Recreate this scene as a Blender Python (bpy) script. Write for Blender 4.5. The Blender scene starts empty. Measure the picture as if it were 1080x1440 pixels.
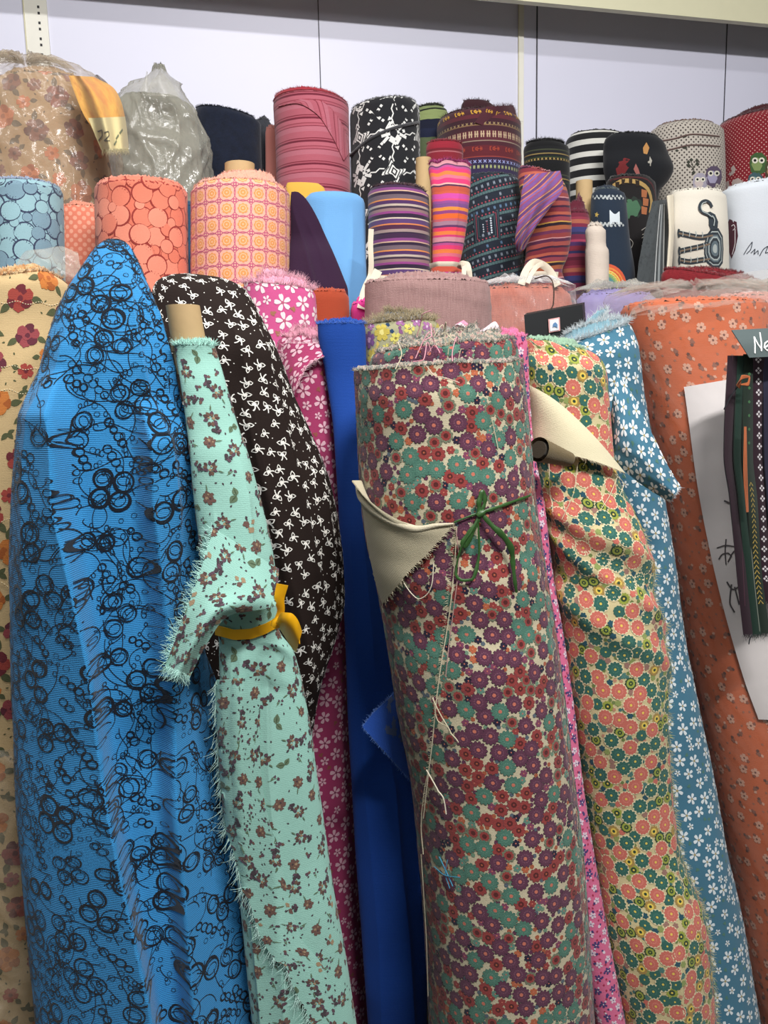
import bpy, math, random
import numpy as np
from mathutils import Matrix, Vector
C = bpy.context.scene.collection
rng = np.random.default_rng(7); random.seed(7)
PI = math.pi
# ------------------------------------------------------------------ camera, light, exposure
W, H, F = 1080, 1440, 1109.0
PITCH, ROLL, CAMZ, K = math.radians(-8.5), math.radians(-1.3), 1.40, 0.23
cd = bpy.data.cameras.new('camera'); cam = bpy.data.objects.new('camera', cd); C.objects.link(cam)
cd.sensor_fit = 'VERTICAL'; cd.sensor_height = 36; cd.lens = F / H * 36; cd.clip_start = .02
MC = Matrix.Rotation(PI / 2 + PITCH, 3, 'X') @ Matrix.Rotation(ROLL, 3, 'Z')
cam.matrix_world = Matrix.Translation((0, 0, CAMZ)) @ MC.to_4x4()
sc = bpy.context.scene; sc.camera = cam
sc.view_settings.view_transform = 'Standard'; sc.view_settings.look = 'None'
sc.view_settings.gamma = 1; sc.view_settings.use_curve_mapping = False
sc.view_settings.exposure = 0.0
wd = bpy.data.worlds.new('World'); sc.world = wd; wd.use_nodes = True
wd.node_tree.nodes['Background'].inputs[0].default_value = (.90, .95, 1, 1)
wd.node_tree.nodes['Background'].inputs[1].default_value = .08
def strip_light(y, z, power, tilt, w=3.2, col=(1, .985, .97), h=.10, x=0.0):
    l = bpy.data.lights.new('tube_or_fill_light', 'AREA'); l.shape = 'RECTANGLE'; l.size = w; l.size_y = h
    l.energy = power; l.color = col
    o = bpy.data.objects.new('tube_or_fill_light', l); C.objects.link(o)
    o.location = (x, y + K * x, z); o.rotation_euler = (math.radians(tilt), 0, math.atan(K))
strip_light(-.45, 2.96, 64, 38, w=1.1, x=.75)
strip_light(.80, 3.10, 26, 8, w=1.8, x=-.35)
strip_light(-1.5, 2.75, 9, 55, h=.5)  # soft frontal fill added to lift the cloth fronts, not a ceiling tube
Rm = np.array(MC)
# ------------------------------------------------------------------ pixels <-> world
def at(px, py, D):
    px = np.asarray(px, float); py = np.asarray(py, float); D = np.asarray(D, float)
    px, py, D = np.broadcast_arrays(px, py, D)
    d = np.stack([(px - W / 2) / F, (H / 2 - py) / F, -np.ones_like(px)], -1) @ Rm.T
    t = D / (d[..., 1] - K * d[..., 0])
    return d * t[..., None] + np.array([0, 0, CAMZ])
def proj(P):
    q = (np.asarray(P) - np.array([0, 0, CAMZ])) @ Rm
    z = -q[..., 2]
    return np.stack([W / 2 + F * q[..., 0] / z, H / 2 - F * q[..., 1] / z], -1)
def interp(x, xs, ys):          # monotone-ish cubic through points
    xs = np.asarray(xs, float); ys = np.asarray(ys, float); x = np.asarray(x, float)
    if len(xs) < 3: return np.interp(x, xs, ys)
    h = np.diff(xs); s = np.diff(ys) / h
    m = np.empty_like(ys); m[0], m[-1] = s[0], s[-1]
    a, b = s[:-1], s[1:]
    m[1:-1] = np.where(a * b > 0, 2 * a * b / (a + b + 1e-12 * np.sign(a + b + 1e-30)), 0)
    i = np.clip(np.searchsorted(xs, x) - 1, 0, len(h) - 1)
    t = np.clip((x - xs[i]) / h[i], 0, 1)
    return ((2*t**3 - 3*t**2 + 1) * ys[i] + (t**3 - 2*t**2 + t) * h[i] * m[i]
            + (-2*t**3 + 3*t**2) * ys[i+1] + (t**3 - t**2) * h[i] * m[i+1])
def wob(u, v, fu, fv, seed, n=7):   # smooth pseudo-noise, about -1..1
    r = np.random.default_rng(seed); o = 0
    for k in range(n):
        a, b = r.normal() * fu, r.normal() * fv
        o = o + np.sin(a * u + b * v + r.uniform(0, 6.3) + .7 * np.sin(.6 * b * u + .6 * a * v + r.uniform(0, 6)))
    return o / n * 1.3
def ridge(u, v, fu, fv, seed, n=5): # crumple: sharp ridges, 0..1
    r = np.random.default_rng(seed); o = 0
    for k in range(n):
        a, b = r.normal() * fu, r.normal() * fv
        o = o + (1 - np.abs(np.sin(a * u + b * v + r.uniform(0, 6.3) + 1.3 * np.sin(.5 * b * u - .4 * a * v + r.uniform(0, 6))))) ** 3
    return o / n * 1.6
# ------------------------------------------------------------------ materials
def lin(h):
    h = h.lstrip('#'); c = [int(h[i:i+2], 16) / 255 for i in (0, 2, 4)]
    return tuple(x / 12.92 if x < .04045 else ((x + .055) / 1.055) ** 2.4 for x in c) + (1,)
class NT:
    def __init__(s, name):
        s.m = bpy.data.materials.new(name); s.m.use_nodes = True; s.t = s.m.node_tree; s.t.nodes.clear()
        s.out = s.n('ShaderNodeOutputMaterial')
    def n(s, ty, ins=None, **kw):
        x = s.t.nodes.new(ty)
        for k, v in kw.items(): setattr(x, k, v)
        for k, v in (ins or {}).items():
            if isinstance(v, tuple) and len(v) == 2 and hasattr(v[0], 'outputs'): s.t.links.new(v[0].outputs[v[1]], x.inputs[k])
            else: x.inputs[k].default_value = v
        return x
    def math(s, op, a, b=0.0):
        return (s.n('ShaderNodeMath', {0: a, 1: b}, operation=op), 0)
    def uv(s):
        if not hasattr(s, '_uv'):
            a = s.n('ShaderNodeUVMap', uv_map='UVMap'); b = s.n('ShaderNodeSeparateXYZ', {0: (a, 0)})
            s._uv = ((a, 0), (b, 0), (b, 1))
        return s._uv
    def ramp(s, fac, stops, interp='CONSTANT'):
        r = s.n('ShaderNodeValToRGB', {0: fac}); cr = r.color_ramp; cr.interpolation = interp
        while len(cr.elements) > 1: cr.elements.remove(cr.elements[-1])
        cr.elements[0].position = stops[0][0]; cr.elements[0].color = lin(stops[0][1])
        for p, c in stops[1:]:
            e = cr.elements.new(p); e.color = lin(c)
        return (r, 0)
    def mix(s, f, a, b):
        m = s.n('ShaderNodeMix', data_type='RGBA')
        for i, v in ((0, f), (6, a), (7, b)):
            if isinstance(v, tuple) and len(v) == 2: s.t.links.new(v[0].outputs[v[1]], m.inputs[i])
            else: m.inputs[i].default_value = v
        return (m, 2)
    def cloth(s, col, rough=.88, weave=.25, sheen=.2, bump=.35, var=.12, big=.5, spec=.25):
        tc = s.n('ShaderNodeTexCoord'); uvn, u, v = s.uv()
        nz = s.n('ShaderNodeTexNoise', {'Vector': (tc, 3), 'Scale': 700.0, 'Detail': 2.0})
        nb = s.n('ShaderNodeTexNoise', {'Vector': (tc, 3), 'Scale': 30.0, 'Detail': 3.0})
        k = s.math('ADD', s.math('MULTIPLY', (nz, 0), var), 1 - var / 2)
        hs = s.n('ShaderNodeHueSaturation', {'Value': k, 'Color': col})
        w = s.n('ShaderNodeTexWave', {'Vector': uvn, 'Scale': 150.0, 'Distortion': .6}, bands_direction='Y')
        hgt = s.math('ADD', s.math('MULTIPLY', (nz, 0), .6), s.math('MULTIPLY', (w, 1), weave * .5))
        hgt = s.math('ADD', hgt, s.math('MULTIPLY', (nb, 0), big * 3))
        b = s.n('ShaderNodeBump', {'Strength': bump, 'Distance': .0015, 'Height': hgt})
        p = s.n('ShaderNodeBsdfPrincipled', {'Base Color': (hs, 0), 'Roughness': rough, 'Normal': (b, 0),
                'Sheen Weight': sheen, 'Sheen Roughness': .5, 'Specular IOR Level': spec})
        s.t.links.new(p.outputs[0], s.out.inputs[0]); return s.m
MATS = {}
def M(h, **kw):
    key = (h, tuple(sorted(kw.items())))
    if key not in MATS:
        t = NT('cloth_' + h.lstrip('#')); r = t.n('ShaderNodeRGB'); r.outputs[0].default_value = lin(h)
        MATS[key] = t.cloth((r, 0), **kw)
    return MATS[key]
def mat_stripes(name, period, stops, wavy=.0, streak=.25, slant=0, **kw):
    t = NT(name); uvn, u, v = t.uv()
    nz = t.n('ShaderNodeTexNoise', {'Vector': uvn, 'Scale': 18.0})
    vv = t.math('SUBTRACT', t.math('MULTIPLY', (nz, 0), wavy), v)
    if slant: vv = t.math('ADD', vv, t.math('MULTIPLY', u, slant))
    f = t.math('FRACT', t.math('DIVIDE', vv, period))
    col = t.ramp(f, stops)
    mp = t.n('ShaderNodeMapping', {'Vector': uvn, 'Scale': (25, 900, 1)})
    n2 = t.n('ShaderNodeTexNoise', {'Vector': (mp, 0), 'Scale': 1.0})
    k = t.math('ADD', t.math('MULTIPLY', (n2, 0), streak * 2), 1 - streak)
    hs = t.n('ShaderNodeHueSaturation', {'Value': k, 'Color': col})
    return t.cloth((hs, 0), **kw)
def even(cols, w=None):
    w = w or [1] * len(cols); s = sum(w); p = 0; o = []
    for c, x in zip(cols, w): o.append((p / s, c)); p += x
    return o
def mat_dots(name, bg, fg, cell, r, **kw):
    t = NT(name); uvn, u, v = t.uv()
    mp = t.n('ShaderNodeMapping', {'Vector': uvn, 'Rotation': (0, 0, PI / 4), 'Scale': (1 / cell, 1 / cell, 1)})
    vo = t.n('ShaderNodeTexVoronoi', {'Vector': (mp, 0), 'Scale': 1.0, 'Randomness': 0.0}, voronoi_dimensions='2D')
    f = t.math('LESS_THAN', (vo, 0), r)
    return t.cloth(t.mix(f, lin(bg), lin(fg)), **kw)
def mat_mottle(name, cols, scale=60, stretch=(1, 1), **kw):
    t = NT(name); uvn, u, v = t.uv()
    mp = t.n('ShaderNodeMapping', {'Vector': uvn, 'Scale': (stretch[0], stretch[1], 1)})
    nz = t.n('ShaderNodeTexNoise', {'Vector': (mp, 0), 'Scale': float(scale), 'Detail': 4.0, 'Roughness': .7})
    st = [(.25 + .5 * i / (len(cols) - 1), c) for i, c in enumerate(cols)]
    return t.cloth(t.ramp((nz, 0), st, 'LINEAR'), **kw)
def mat_fuzz(name, cols, scale=400):   # chopped thread ends of the wound edge
    return mat_mottle(name, cols, scale, bump=.8, sheen=.5)
def mat_plain(name, h, rough=.5, noise=.06, bump=.05, scale=40, metal=0):
    t = NT(name); tc = t.n('ShaderNodeTexCoord')
    nz = t.n('ShaderNodeTexNoise', {'Vector': (tc, 3), 'Scale': float(scale), 'Detail': 5.0})
    k = t.math('ADD', t.math('MULTIPLY', (nz, 0), noise * 2), 1 - noise)
    hs = t.n('ShaderNodeHueSaturation', {'Value': k, 'Color': lin(h)})
    b = t.n('ShaderNodeBump', {'Strength': bump, 'Distance': .002, 'Height': (nz, 0)})
    p = t.n('ShaderNodeBsdfPrincipled', {'Base Color': (hs, 0), 'Roughness': rough, 'Normal': (b, 0), 'Metallic': metal})
    t.t.links.new(p.outputs[0], t.out.inputs[0]); return t.m
def mat_plastic(name, tint='#ffffff', haze=.10, edge=.55):
    t = NT(name); tc = t.n('ShaderNodeTexCoord')
    nz = t.n('ShaderNodeTexNoise', {'Vector': (tc, 3), 'Scale': 26.0, 'Detail': 4.0, 'Distortion': 1.2})
    b = t.n('ShaderNodeBump', {'Strength': .5, 'Distance': .006, 'Height': (nz, 0)})
    lw = t.n('ShaderNodeLayerWeight', {'Blend': .35, 'Normal': (b, 0)})
    f = t.math('ADD', t.math('MULTIPLY', t.math('POWER', (lw, 1), 2.6), edge), haze)
    tr = t.n('ShaderNodeBsdfTransparent', {0: (.97, .97, .97, 1)})
    p = t.n('ShaderNodeBsdfPrincipled', {'Base Color': lin(tint), 'Roughness': .16, 'Normal': (b, 0), 'Specular IOR Level': .9})
    mx = t.n('ShaderNodeMixShader', {0: f, 1: (tr, 0), 2: (p, 0)})
    t.t.links.new(mx.outputs[0], t.out.inputs[0]); return t.m
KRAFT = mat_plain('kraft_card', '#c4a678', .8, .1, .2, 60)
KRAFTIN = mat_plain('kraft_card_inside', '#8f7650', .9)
PLASTIC = mat_plastic('clear_plastic_film')
PLASTIC_GREY = mat_plastic('grey_plastic_film', '#d2d0c4', .16, .5)
PLASTIC_MILKY = mat_plastic('milky_plastic_film', '#e6ddd2', .045, .3)
PLASTIC_DENSE = mat_plastic('dense_grey_plastic_film', '#b9b7aa', .42, .5)
PLASTIC_HAZY = mat_plastic('hazy_plastic_film', '#cbbba6', .24, .5)
# ------------------------------------------------------------------ objects
def link(name, data, parent=None, loc=None):
    o = bpy.data.objects.new(name, data); C.objects.link(o)
    if parent is not None: o.parent = parent
    if loc is not None: o.location = loc
    return o
def thing(name, label, cat, base, group=None):
    o = link(name, None, loc=tuple(float(x) for x in base)); o.empty_display_size = .05
    o['label'] = label; o['category'] = cat
    if group: o['group'] = group
    return o
class Mesh:
    def __init__(s): s.V = []; s.n = 0; s.F = []; s.mats = []; s.UV = []; s.anyuv = False
    def mi(s, mat):
        if mat not in s.mats: s.mats.append(mat)
        return s.mats.index(mat)
    def add(s, V, faces, mat, uv=None):
        V = np.asarray(V, float).reshape(-1, 3); faces = np.asarray(faces)
        s.V.append(V); s.F.append((faces + s.n, s.mi(mat))); s.n += len(V)
        if uv is None: uv = V[:, [0, 2]]
        s.UV.append(np.asarray(uv, float).reshape(-1, 2))
    def grid(s, P, mat, uv=None, closed=False, flip=False):
        a, b = P.shape[:2]
        j, i = np.meshgrid(np.arange(a - 1), np.arange(b - 1), indexing='ij')
        q = np.stack([j * b + i, j * b + i + 1, (j + 1) * b + i + 1, (j + 1) * b + i], -1).reshape(-1, 4)
        if flip: q = q[:, ::-1]
        s.add(P, q, mat, uv)
    def build(s, name, parent=None, smooth=True):
        V = np.concatenate(s.V); UV = np.concatenate(s.UV)
        base = np.array(parent.location) if parent is not None else np.zeros(3)
        p = parent.parent if parent is not None else None
        while p is not None: base = base + np.array(p.location); p = p.parent
        me = bpy.data.meshes.new(name); me.vertices.add(len(V))
        me.vertices.foreach_set('co', (V - base).astype(np.float32).ravel())
        lv, lt, mi = [], [], []
        for f, m in s.F:
            lv.append(f.ravel()); lt.append(np.full(len(f), f.shape[1])); mi.append(np.full(len(f), m))
        lv = np.concatenate(lv); lt = np.concatenate(lt); mi = np.concatenate(mi)
        me.loops.add(len(lv)); me.loops.foreach_set('vertex_index', lv.astype(np.int32))
        me.polygons.add(len(lt)); ls = np.concatenate([[0], np.cumsum(lt)[:-1]])
        me.polygons.foreach_set('loop_start', ls.astype(np.int32)); me.polygons.foreach_set('loop_total', lt.astype(np.int32))
        me.polygons.foreach_set('material_index', mi.astype(np.int32))
        me.polygons.foreach_set('use_smooth', np.full(len(lt), smooth))
        uvl = me.uv_layers.new(name='UVMap'); uvl.data.foreach_set('uv', UV[lv].astype(np.float32).ravel())
        for m in s.mats: me.materials.append(m)
        me.update(calc_edges=True); me.validate()
        return link(name, me, parent)
def nrm(P):     # grid normals, pointing towards the camera side
    du = np.gradient(P, axis=1); dv = np.gradient(P, axis=0)
    n = np.cross(du, dv); l = np.linalg.norm(n, axis=-1, keepdims=True)
    return n / np.maximum(l, 1e-12)
class Surf:     # parametric cloth surface: grid P[row, col], t = column parameter, R = metres per t in each row, L = metres along
    def __init__(s, P, t, R, sign=1):
        s.P = P; s.t = t; s.R = R; s.N = nrm(P) * sign
        mid = P[:, len(t) // 2]; s.L = np.concatenate([[0], np.cumsum(np.linalg.norm(np.diff(mid, axis=0), axis=1))])
        s.U = s.t[None] * s.R[:, None]; s.Vv = np.repeat(s.L[:, None], len(t), 1)
    def uv(s): return np.stack([s.U, -s.Vv], -1)
    def map(s, u, v, off=0.0, withn=False):
        u = np.asarray(u, float); v = np.asarray(v, float)
        j = np.clip(np.interp(v, s.L, np.arange(len(s.L))), 0, len(s.L) - 1.0001); j0 = j.astype(int); fj = (j - j0)[..., None]
        R = np.interp(v, s.L, s.R)
        i = np.clip(np.interp(u / np.maximum(R, 1e-5), s.t, np.arange(len(s.t))), 0, len(s.t) - 1.0001); i0 = i.astype(int); fi = (i - i0)[..., None]
        def s4(A): return (A[j0, i0] * (1-fj) * (1-fi) + A[j0+1, i0] * fj * (1-fi) + A[j0, i0+1] * (1-fj) * fi + A[j0+1, i0+1] * fj * fi)
        p = s4(s.P); n = s4(s.N); off = np.asarray(off, float)
        p = p + n * (off[..., None] if off.ndim else off)
        return (p, n) if withn else p
    def hit(s, px, py, off=0.0, withn=False):   # the surface point that shows at a pixel
        px = np.atleast_1d(np.asarray(px, float)); py = np.atleast_1d(np.asarray(py, float))
        if not hasattr(s, 'Q'):
            s.Q = proj(s.P); s.front = (s.N * (np.array([0, 0, CAMZ]) - s.P)).sum(-1) > 0
        Q = np.where(s.front[..., None], s.Q, 1e6).reshape(-1, 2); nc = s.P.shape[1]
        us, vs = [], []
        for x, y in zip(px.ravel(), py.ravel()):
            k = int(np.argmin((Q[:, 0] - x) ** 2 + (Q[:, 1] - y) ** 2)); j, i = divmod(k, nc)
            j2 = min(j, s.P.shape[0] - 2); i2 = min(max(i, 1), nc - 2)
            a = (s.Q[j2, i2 + 1] - s.Q[j2, i2 - 1]) / 2; b = s.Q[j2 + 1, i2] - s.Q[j2, i2]
            d = np.array([x, y]) - s.Q[j2, i2]; det = a[0] * b[1] - a[1] * b[0]
            if abs(det) > 1e-3:
                fi = np.clip((d[0] * b[1] - d[1] * b[0]) / det, -1.5, 1.5); fj = np.clip((a[0] * d[1] - a[1] * d[0]) / det, -1.5, 1.5)
            else: fi = fj = 0
            tt = np.interp(i2 + fi, np.arange(nc), s.t); vv = np.interp(j2 + fj, np.arange(len(s.L)), s.L)
            vs.append(vv); us.append(tt * np.interp(vv, s.L, s.R))
        us = np.array(us).reshape(px.shape); vs = np.array(vs).reshape(px.shape)
        return us, vs
    def vis(s, u, v, m=60, lo=-80):
        q = proj(s.map(u, v)); return (q[:, 0] > -m) & (q[:, 0] < W + m) & (q[:, 1] > lo) & (q[:, 1] < H + m)
def theta_nodes(nu):
    x = np.linspace(-1, 1, nu + 1); return PI * (.62 * x + .38 * x ** 5) * 1.0
def loft(rows, zb, fy=1.0, nu=120, step=.008, folds=(), wr=.0015, wf=(30, 8), seed=1, disp=None, topw=.0, tilt=0, expand=0, upto=None):
    rows = [(r + (None,) * (4 - len(r))) for r in rows]
    D0 = rows[0][3]; Ds = [];
    for r in rows: D0 = r[3] if r[3] is not None else D0; Ds.append(D0)
    py = np.array([r[0] for r in rows], float); xl = np.array([r[1] for r in rows], float); xr = np.array([r[2] for r in rows], float); Ds = np.array(Ds)
    yy = np.arange(py[0], py[-1] + 3, 3.)
    L_, R_, D_ = interp(yy, py, xl), interp(yy, py, xr), interp(yy, py, Ds)
    A = at(L_, yy, D_); B = at(R_, yy, D_); Cc = (A + B) / 2; rad = np.linalg.norm(B - A, axis=1) / 2
    z = Cc[:, 2]
    if z[-1] > zb + .001:   # run on down to what it stands on
        k = min(20, len(z) - 1); sl = (Cc[-1] - Cc[-1 - k]) / (z[-1] - z[-1 - k]); e = Cc[-1] + sl * (zb - z[-1]); e[0] = Cc[-1][0] + np.clip(sl[0], -.25, .25) * (zb - z[-1]); e[1] = Cc[-1][1] + np.clip(sl[1], -.03, .03) * (zb - z[-1])
        m = max(3, int((z[-1] - zb) / .03)); f = np.linspace(0, 1, m + 1)[1:, None]
        Cc = np.concatenate([Cc, Cc[-1] * (1 - f) + e * f]); rad = np.concatenate([rad, np.full(m, rad[-1])])
        yy = np.concatenate([yy, yy[-1] + f[:, 0] * (z[-1] - zb) * 900])
        L_ = np.concatenate([L_, np.full(m, L_[-1])]); R_ = np.concatenate([R_, np.full(m, R_[-1])])
    d = np.concatenate([[0], np.cumsum(np.linalg.norm(np.diff(Cc, axis=0), axis=1))])
    n = max(6, int(d[-1] / step)); s = np.linspace(0, d[-1], n + 1)
    g = lambda a: np.interp(s, d, a)
    Cg = np.stack([g(Cc[:, k]) for k in range(3)], -1); rg = g(rad) + expand; yg = g(yy); Lg = g(L_); Rg = g(R_)
    th = theta_nodes(nu); T = th[None]; R2 = rg[:, None]; S = s[:, None]
    u = T * R2
    dr = wr * wob(u, S, wf[0], wf[1], seed) * (1 + 0 * u)
    for pts, amp, wl, wrr in folds:
        pts = np.array(pts, float); fx = np.interp(yg, pts[:, 0], pts[:, 1])
        sn = np.clip((fx - (Lg + Rg) / 2) / ((Rg - Lg) / 2), -.999, .999); tk = np.arcsin(sn)
        dd = (T - tk[:, None]) * R2
        fade = np.clip(np.minimum((yg - pts[0, 0]) / 60, (pts[-1, 0] - yg) / 60) + (pts[-1, 0] > 1400) * 1e3 * (yg > (pts[0, 0] + 60)), 0, 1)[:, None]
        dr = dr + amp * fade * np.where(dd < 0, np.exp(dd / wl), np.exp(-dd / wrr)) * np.clip((2.4 - np.abs(T)) * 2, 0, 1)
    if disp is not None: dr = dr + disp(u, S, T)
    rx = R2 + dr; ry = R2 * fy + dr
    a = math.atan(K); ca, sa = math.cos(a), math.sin(a)
    X = rx * np.sin(T); Y = -ry * np.cos(T)
    P = np.stack([Cg[:, 0:1] + X * ca - Y * sa, Cg[:, 1:2] + X * sa + Y * ca, np.repeat(Cg[:, 2:3], len(th), 1)], -1)
    fall = np.exp(-S / .05)
    if topw or tilt: P[..., 2] += fall * (topw * wob(T * 3, 0 * T, 1.5, 1, seed + 5) + tilt * np.sin(T) * R2)
    P[:, -1] = P[:, 0]
    sf = Surf(P, th, rg); sf.C = Cg; sf.rad = rg; sf.fy = fy; sf.seed = seed; sf.yg = yg
    # normals must face outwards
    o = (sf.N[:, len(th)//2] * (P[:, len(th)//2] - Cg)).sum(-1).mean()
    if o < 0: sf.N *= -1
    return sf
def cap_bottom(m, sf, mat):
    ring = sf.P[-1]; c = sf.C[-1].copy(); c[2] = ring[:, 2].mean()
    V = np.concatenate([ring, c[None]]); n = len(ring)
    m.add(V, np.array([[i, i + 1, n] for i in range(n - 1)]), mat)
def cap_top(sf, rise=.01, core=.25, layers=6, ridge_=.003, seed=3, hollow=True, jit=.0015):
    ring = sf.P[0]; c = sf.C[0].copy(); c[2] = ring[:, 2].mean(); r = np.random.default_rng(seed)
    fr = []
    for k in range(layers):
        f0 = 1 - (1 - core) * k / layers; f1 = 1 - (1 - core) * (k + 1) / layers
        fr += [(f0, 0, k), (f0 - (f0 - f1) * .25, ridge_, k), (f0 - (f0 - f1) * .6, ridge_ * .8, k), (f0 - (f0 - f1) * .9, -ridge_ * .6, k)]
    fr += [(core, 0, layers)]
    rows = []; n = len(ring); T = sf.t
    lay = [r.normal(size=3) for _ in range(layers + 1)]
    for f, h, k in fr:
        q = c + (ring - c) * f; a = lay[k]
        q[:, 2] = c[2] + (ring[:, 2] - c[2]) * f + h + rise * (1 - f) / (1 - core) + (k > 0) * rise * .25 * (a[0] * np.sin(T) + a[1] * np.cos(T)) + r.normal(0, jit, n)
        q[-1] = q[0]; rows.append(q)
    inner = rows[-1].copy()
    if hollow:
        q = inner.copy(); q[:, 2] -= .06; rows.append(q)
        q2 = c + (q - c) * .05; q2[:, 2] = q[:, 2].mean(); rows.append(q2)
    else:
        q2 = c + (inner - c) * .05; q2[:, 2] = inner[:, 2].mean() ; rows.append(q2)
    rows = np.array(rows)
    return rows
# threads: thin three-sided hairs along an edge
def threads(m, P0, dirs, lens, mat, w=.0004, curl=.5, seg=3, seed=1, droop=.0):
    r = np.random.default_rng(seed); n = len(P0); P0 = np.asarray(P0); dirs = np.asarray(dirs, float)
    dirs = dirs / np.linalg.norm(dirs, axis=1, keepdims=True)
    side = np.cross(dirs, r.normal(size=(n, 3))); side /= np.linalg.norm(side, axis=1, keepdims=True)
    oth = np.cross(dirs, side); bend = r.normal(0, curl, n)
    lens = np.broadcast_to(lens, (n,))
    V = []
    for k in range(seg + 1):
        f = k / seg
        c = P0 + dirs * (lens * f)[:, None] + side * (bend * lens * f * f)[:, None]; c[:, 2] -= droop * lens * f * f
        ww = w * (1 - .7 * f)
        for a in range(3):
            V.append(c + side * ww * math.cos(a * 2.094) + oth * ww * math.sin(a * 2.094))
    V = np.stack(V, 1); nv = (seg + 1) * 3; q = []
    for k in range(seg):
        for a in range(3):
            b = (a + 1) % 3; q.append([k*3 + a, k*3 + b, k*3 + 3 + b, k*3 + 3 + a])
    q = np.array(q); faces = (q[None] + (np.arange(n) * nv)[:, None, None]).reshape(-1, 4)
    m.add(V.reshape(-1, 3), faces, mat)
def fringe_ring(m, ring, c, n, ln, mat, out=.5, up=1.0, seed=1, front=True, w=.00045):
    r = np.random.default_rng(seed); k = r.integers(0, len(ring) - 1, n); f = r.uniform(0, 1, n)[:, None]
    p = ring[k] * (1 - f) + ring[k + 1] * f
    d = (p - c); d[:, 2] = 0; d /= np.maximum(np.linalg.norm(d, axis=1, keepdims=True), 1e-6)
    d = d * out + np.array([0, 0, up]) + r.normal(0, .45, (n, 3))
    threads(m, p, d, ln * r.uniform(.4, 1.2, n), mat, seed=seed + 1, w=w)
def tube(m, path, rad, mat, sides=10, flat=1.0, caps=True):   # round or flat bar along a path
    path = np.asarray(path, float); n = len(path); rad = np.broadcast_to(rad, (n,))
    t = np.gradient(path, axis=0); t /= np.maximum(np.linalg.norm(t, axis=1, keepdims=True), 1e-9)
    up = np.array([0.13, -1, .07]); s = np.cross(t, up); s /= np.maximum(np.linalg.norm(s, axis=1, keepdims=True), 1e-9)
    o = np.cross(s, t); a = np.linspace(0, 2 * PI, sides + 1)
    P = path[:, None] + s[:, None] * (np.cos(a)[None, :, None] * rad[:, None, None]) + o[:, None] * (np.sin(a)[None, :, None] * rad[:, None, None] * flat)
    m.grid(P, mat)
    if caps:
        for e in (0, -1):
            V = np.concatenate([P[e], path[e][None]]); m.add(V, np.array([[i, i + 1, sides + 1] for i in range(sides)]), mat)
def smooth_path(pts, n=24):
    pts = np.asarray(pts, float); d = np.concatenate([[0], np.cumsum(np.linalg.norm(np.diff(pts, axis=0), axis=1))])
    s = np.linspace(0, d[-1], n); return np.stack([interp(s, d, pts[:, k]) for k in range(pts.shape[1])], -1)
# ------------------------------------------------------------------ printed pattern pieces
def disc(r, k=12, sq=1): a = np.linspace(0, 2*PI, k, endpoint=False); return np.stack([np.cos(a)*r, np.sin(a)*r*sq], -1)
def scallop(r, n=10, d=.12, k=4):
    a = np.linspace(0, 2*PI, n * k, endpoint=False); q = r * (1 - d + d * np.abs(np.cos(a * n / 2)) ** .6); return np.stack([np.cos(a)*q, np.sin(a)*q], -1)
def blob(r, seed, k=14, rough=.3):
    g = np.random.default_rng(seed); a = np.linspace(0, 2*PI, k, endpoint=False); q = r * (1 + rough * g.uniform(-1, 1, k)); return np.stack([np.cos(a)*q, np.sin(a)*q], -1)
def leafp(l, w, x=0, y=0, a=0, k=7):
    t = np.linspace(0, 1, k); yy = w * np.sin(PI * t ** .8); p = np.concatenate([np.stack([l*t, yy], -1), np.stack([l*t[::-1], -yy[::-1]], -1)[1:-1]])
    c, s = math.cos(a), math.sin(a); return p @ np.array([[c, s], [-s, c]]) + (x, y)
def petals(n, r0, r1, w, mat, rot=0):
    o = []
    for k in range(n):
        a = rot + 2*PI*k/n; t = np.linspace(0, 1, 6)
        yy = w * np.array([.25, .75, 1, .95, .6, 0]) ; xx = r0 + (r1 - r0) * np.array([0, .3, .6, .8, .97, .93])
        p = np.concatenate([np.stack([xx, yy], -1), np.stack([xx[:-1][::-1], -yy[:-1][::-1]], -1)])
        c, s = math.cos(a), math.sin(a); o.append((mat, p @ np.array([[c, s], [-s, c]])))
    return o
def line(pts, w, closed=False):
    pts = np.asarray(pts, float)
    if closed: pts = np.concatenate([pts, pts[:1]])
    t = np.gradient(pts, axis=0)
    if closed: t[0] = t[-1] = pts[1] - pts[-2]
    t /= np.maximum(np.linalg.norm(t, axis=1, keepdims=True), 1e-9); n = np.stack([-t[:, 1], t[:, 0]], -1) * w / 2
    return ('line', pts + n, pts - n)
def mv(p, x=0, y=0, a=0, s=1):
    c, q = math.cos(a), math.sin(a); Rr = np.array([[c, q], [-q, c]]) * s
    if isinstance(p, tuple): return ('line', p[1] @ Rr + (x, y), p[2] @ Rr + (x, y))
    return p @ Rr + (x, y)
def motif_move(mo, x=0, y=0, a=0, s=1): return [(mt, mv(p, x, y, a, s)) for mt, p in mo]
BASEOFF = .00032
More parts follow.
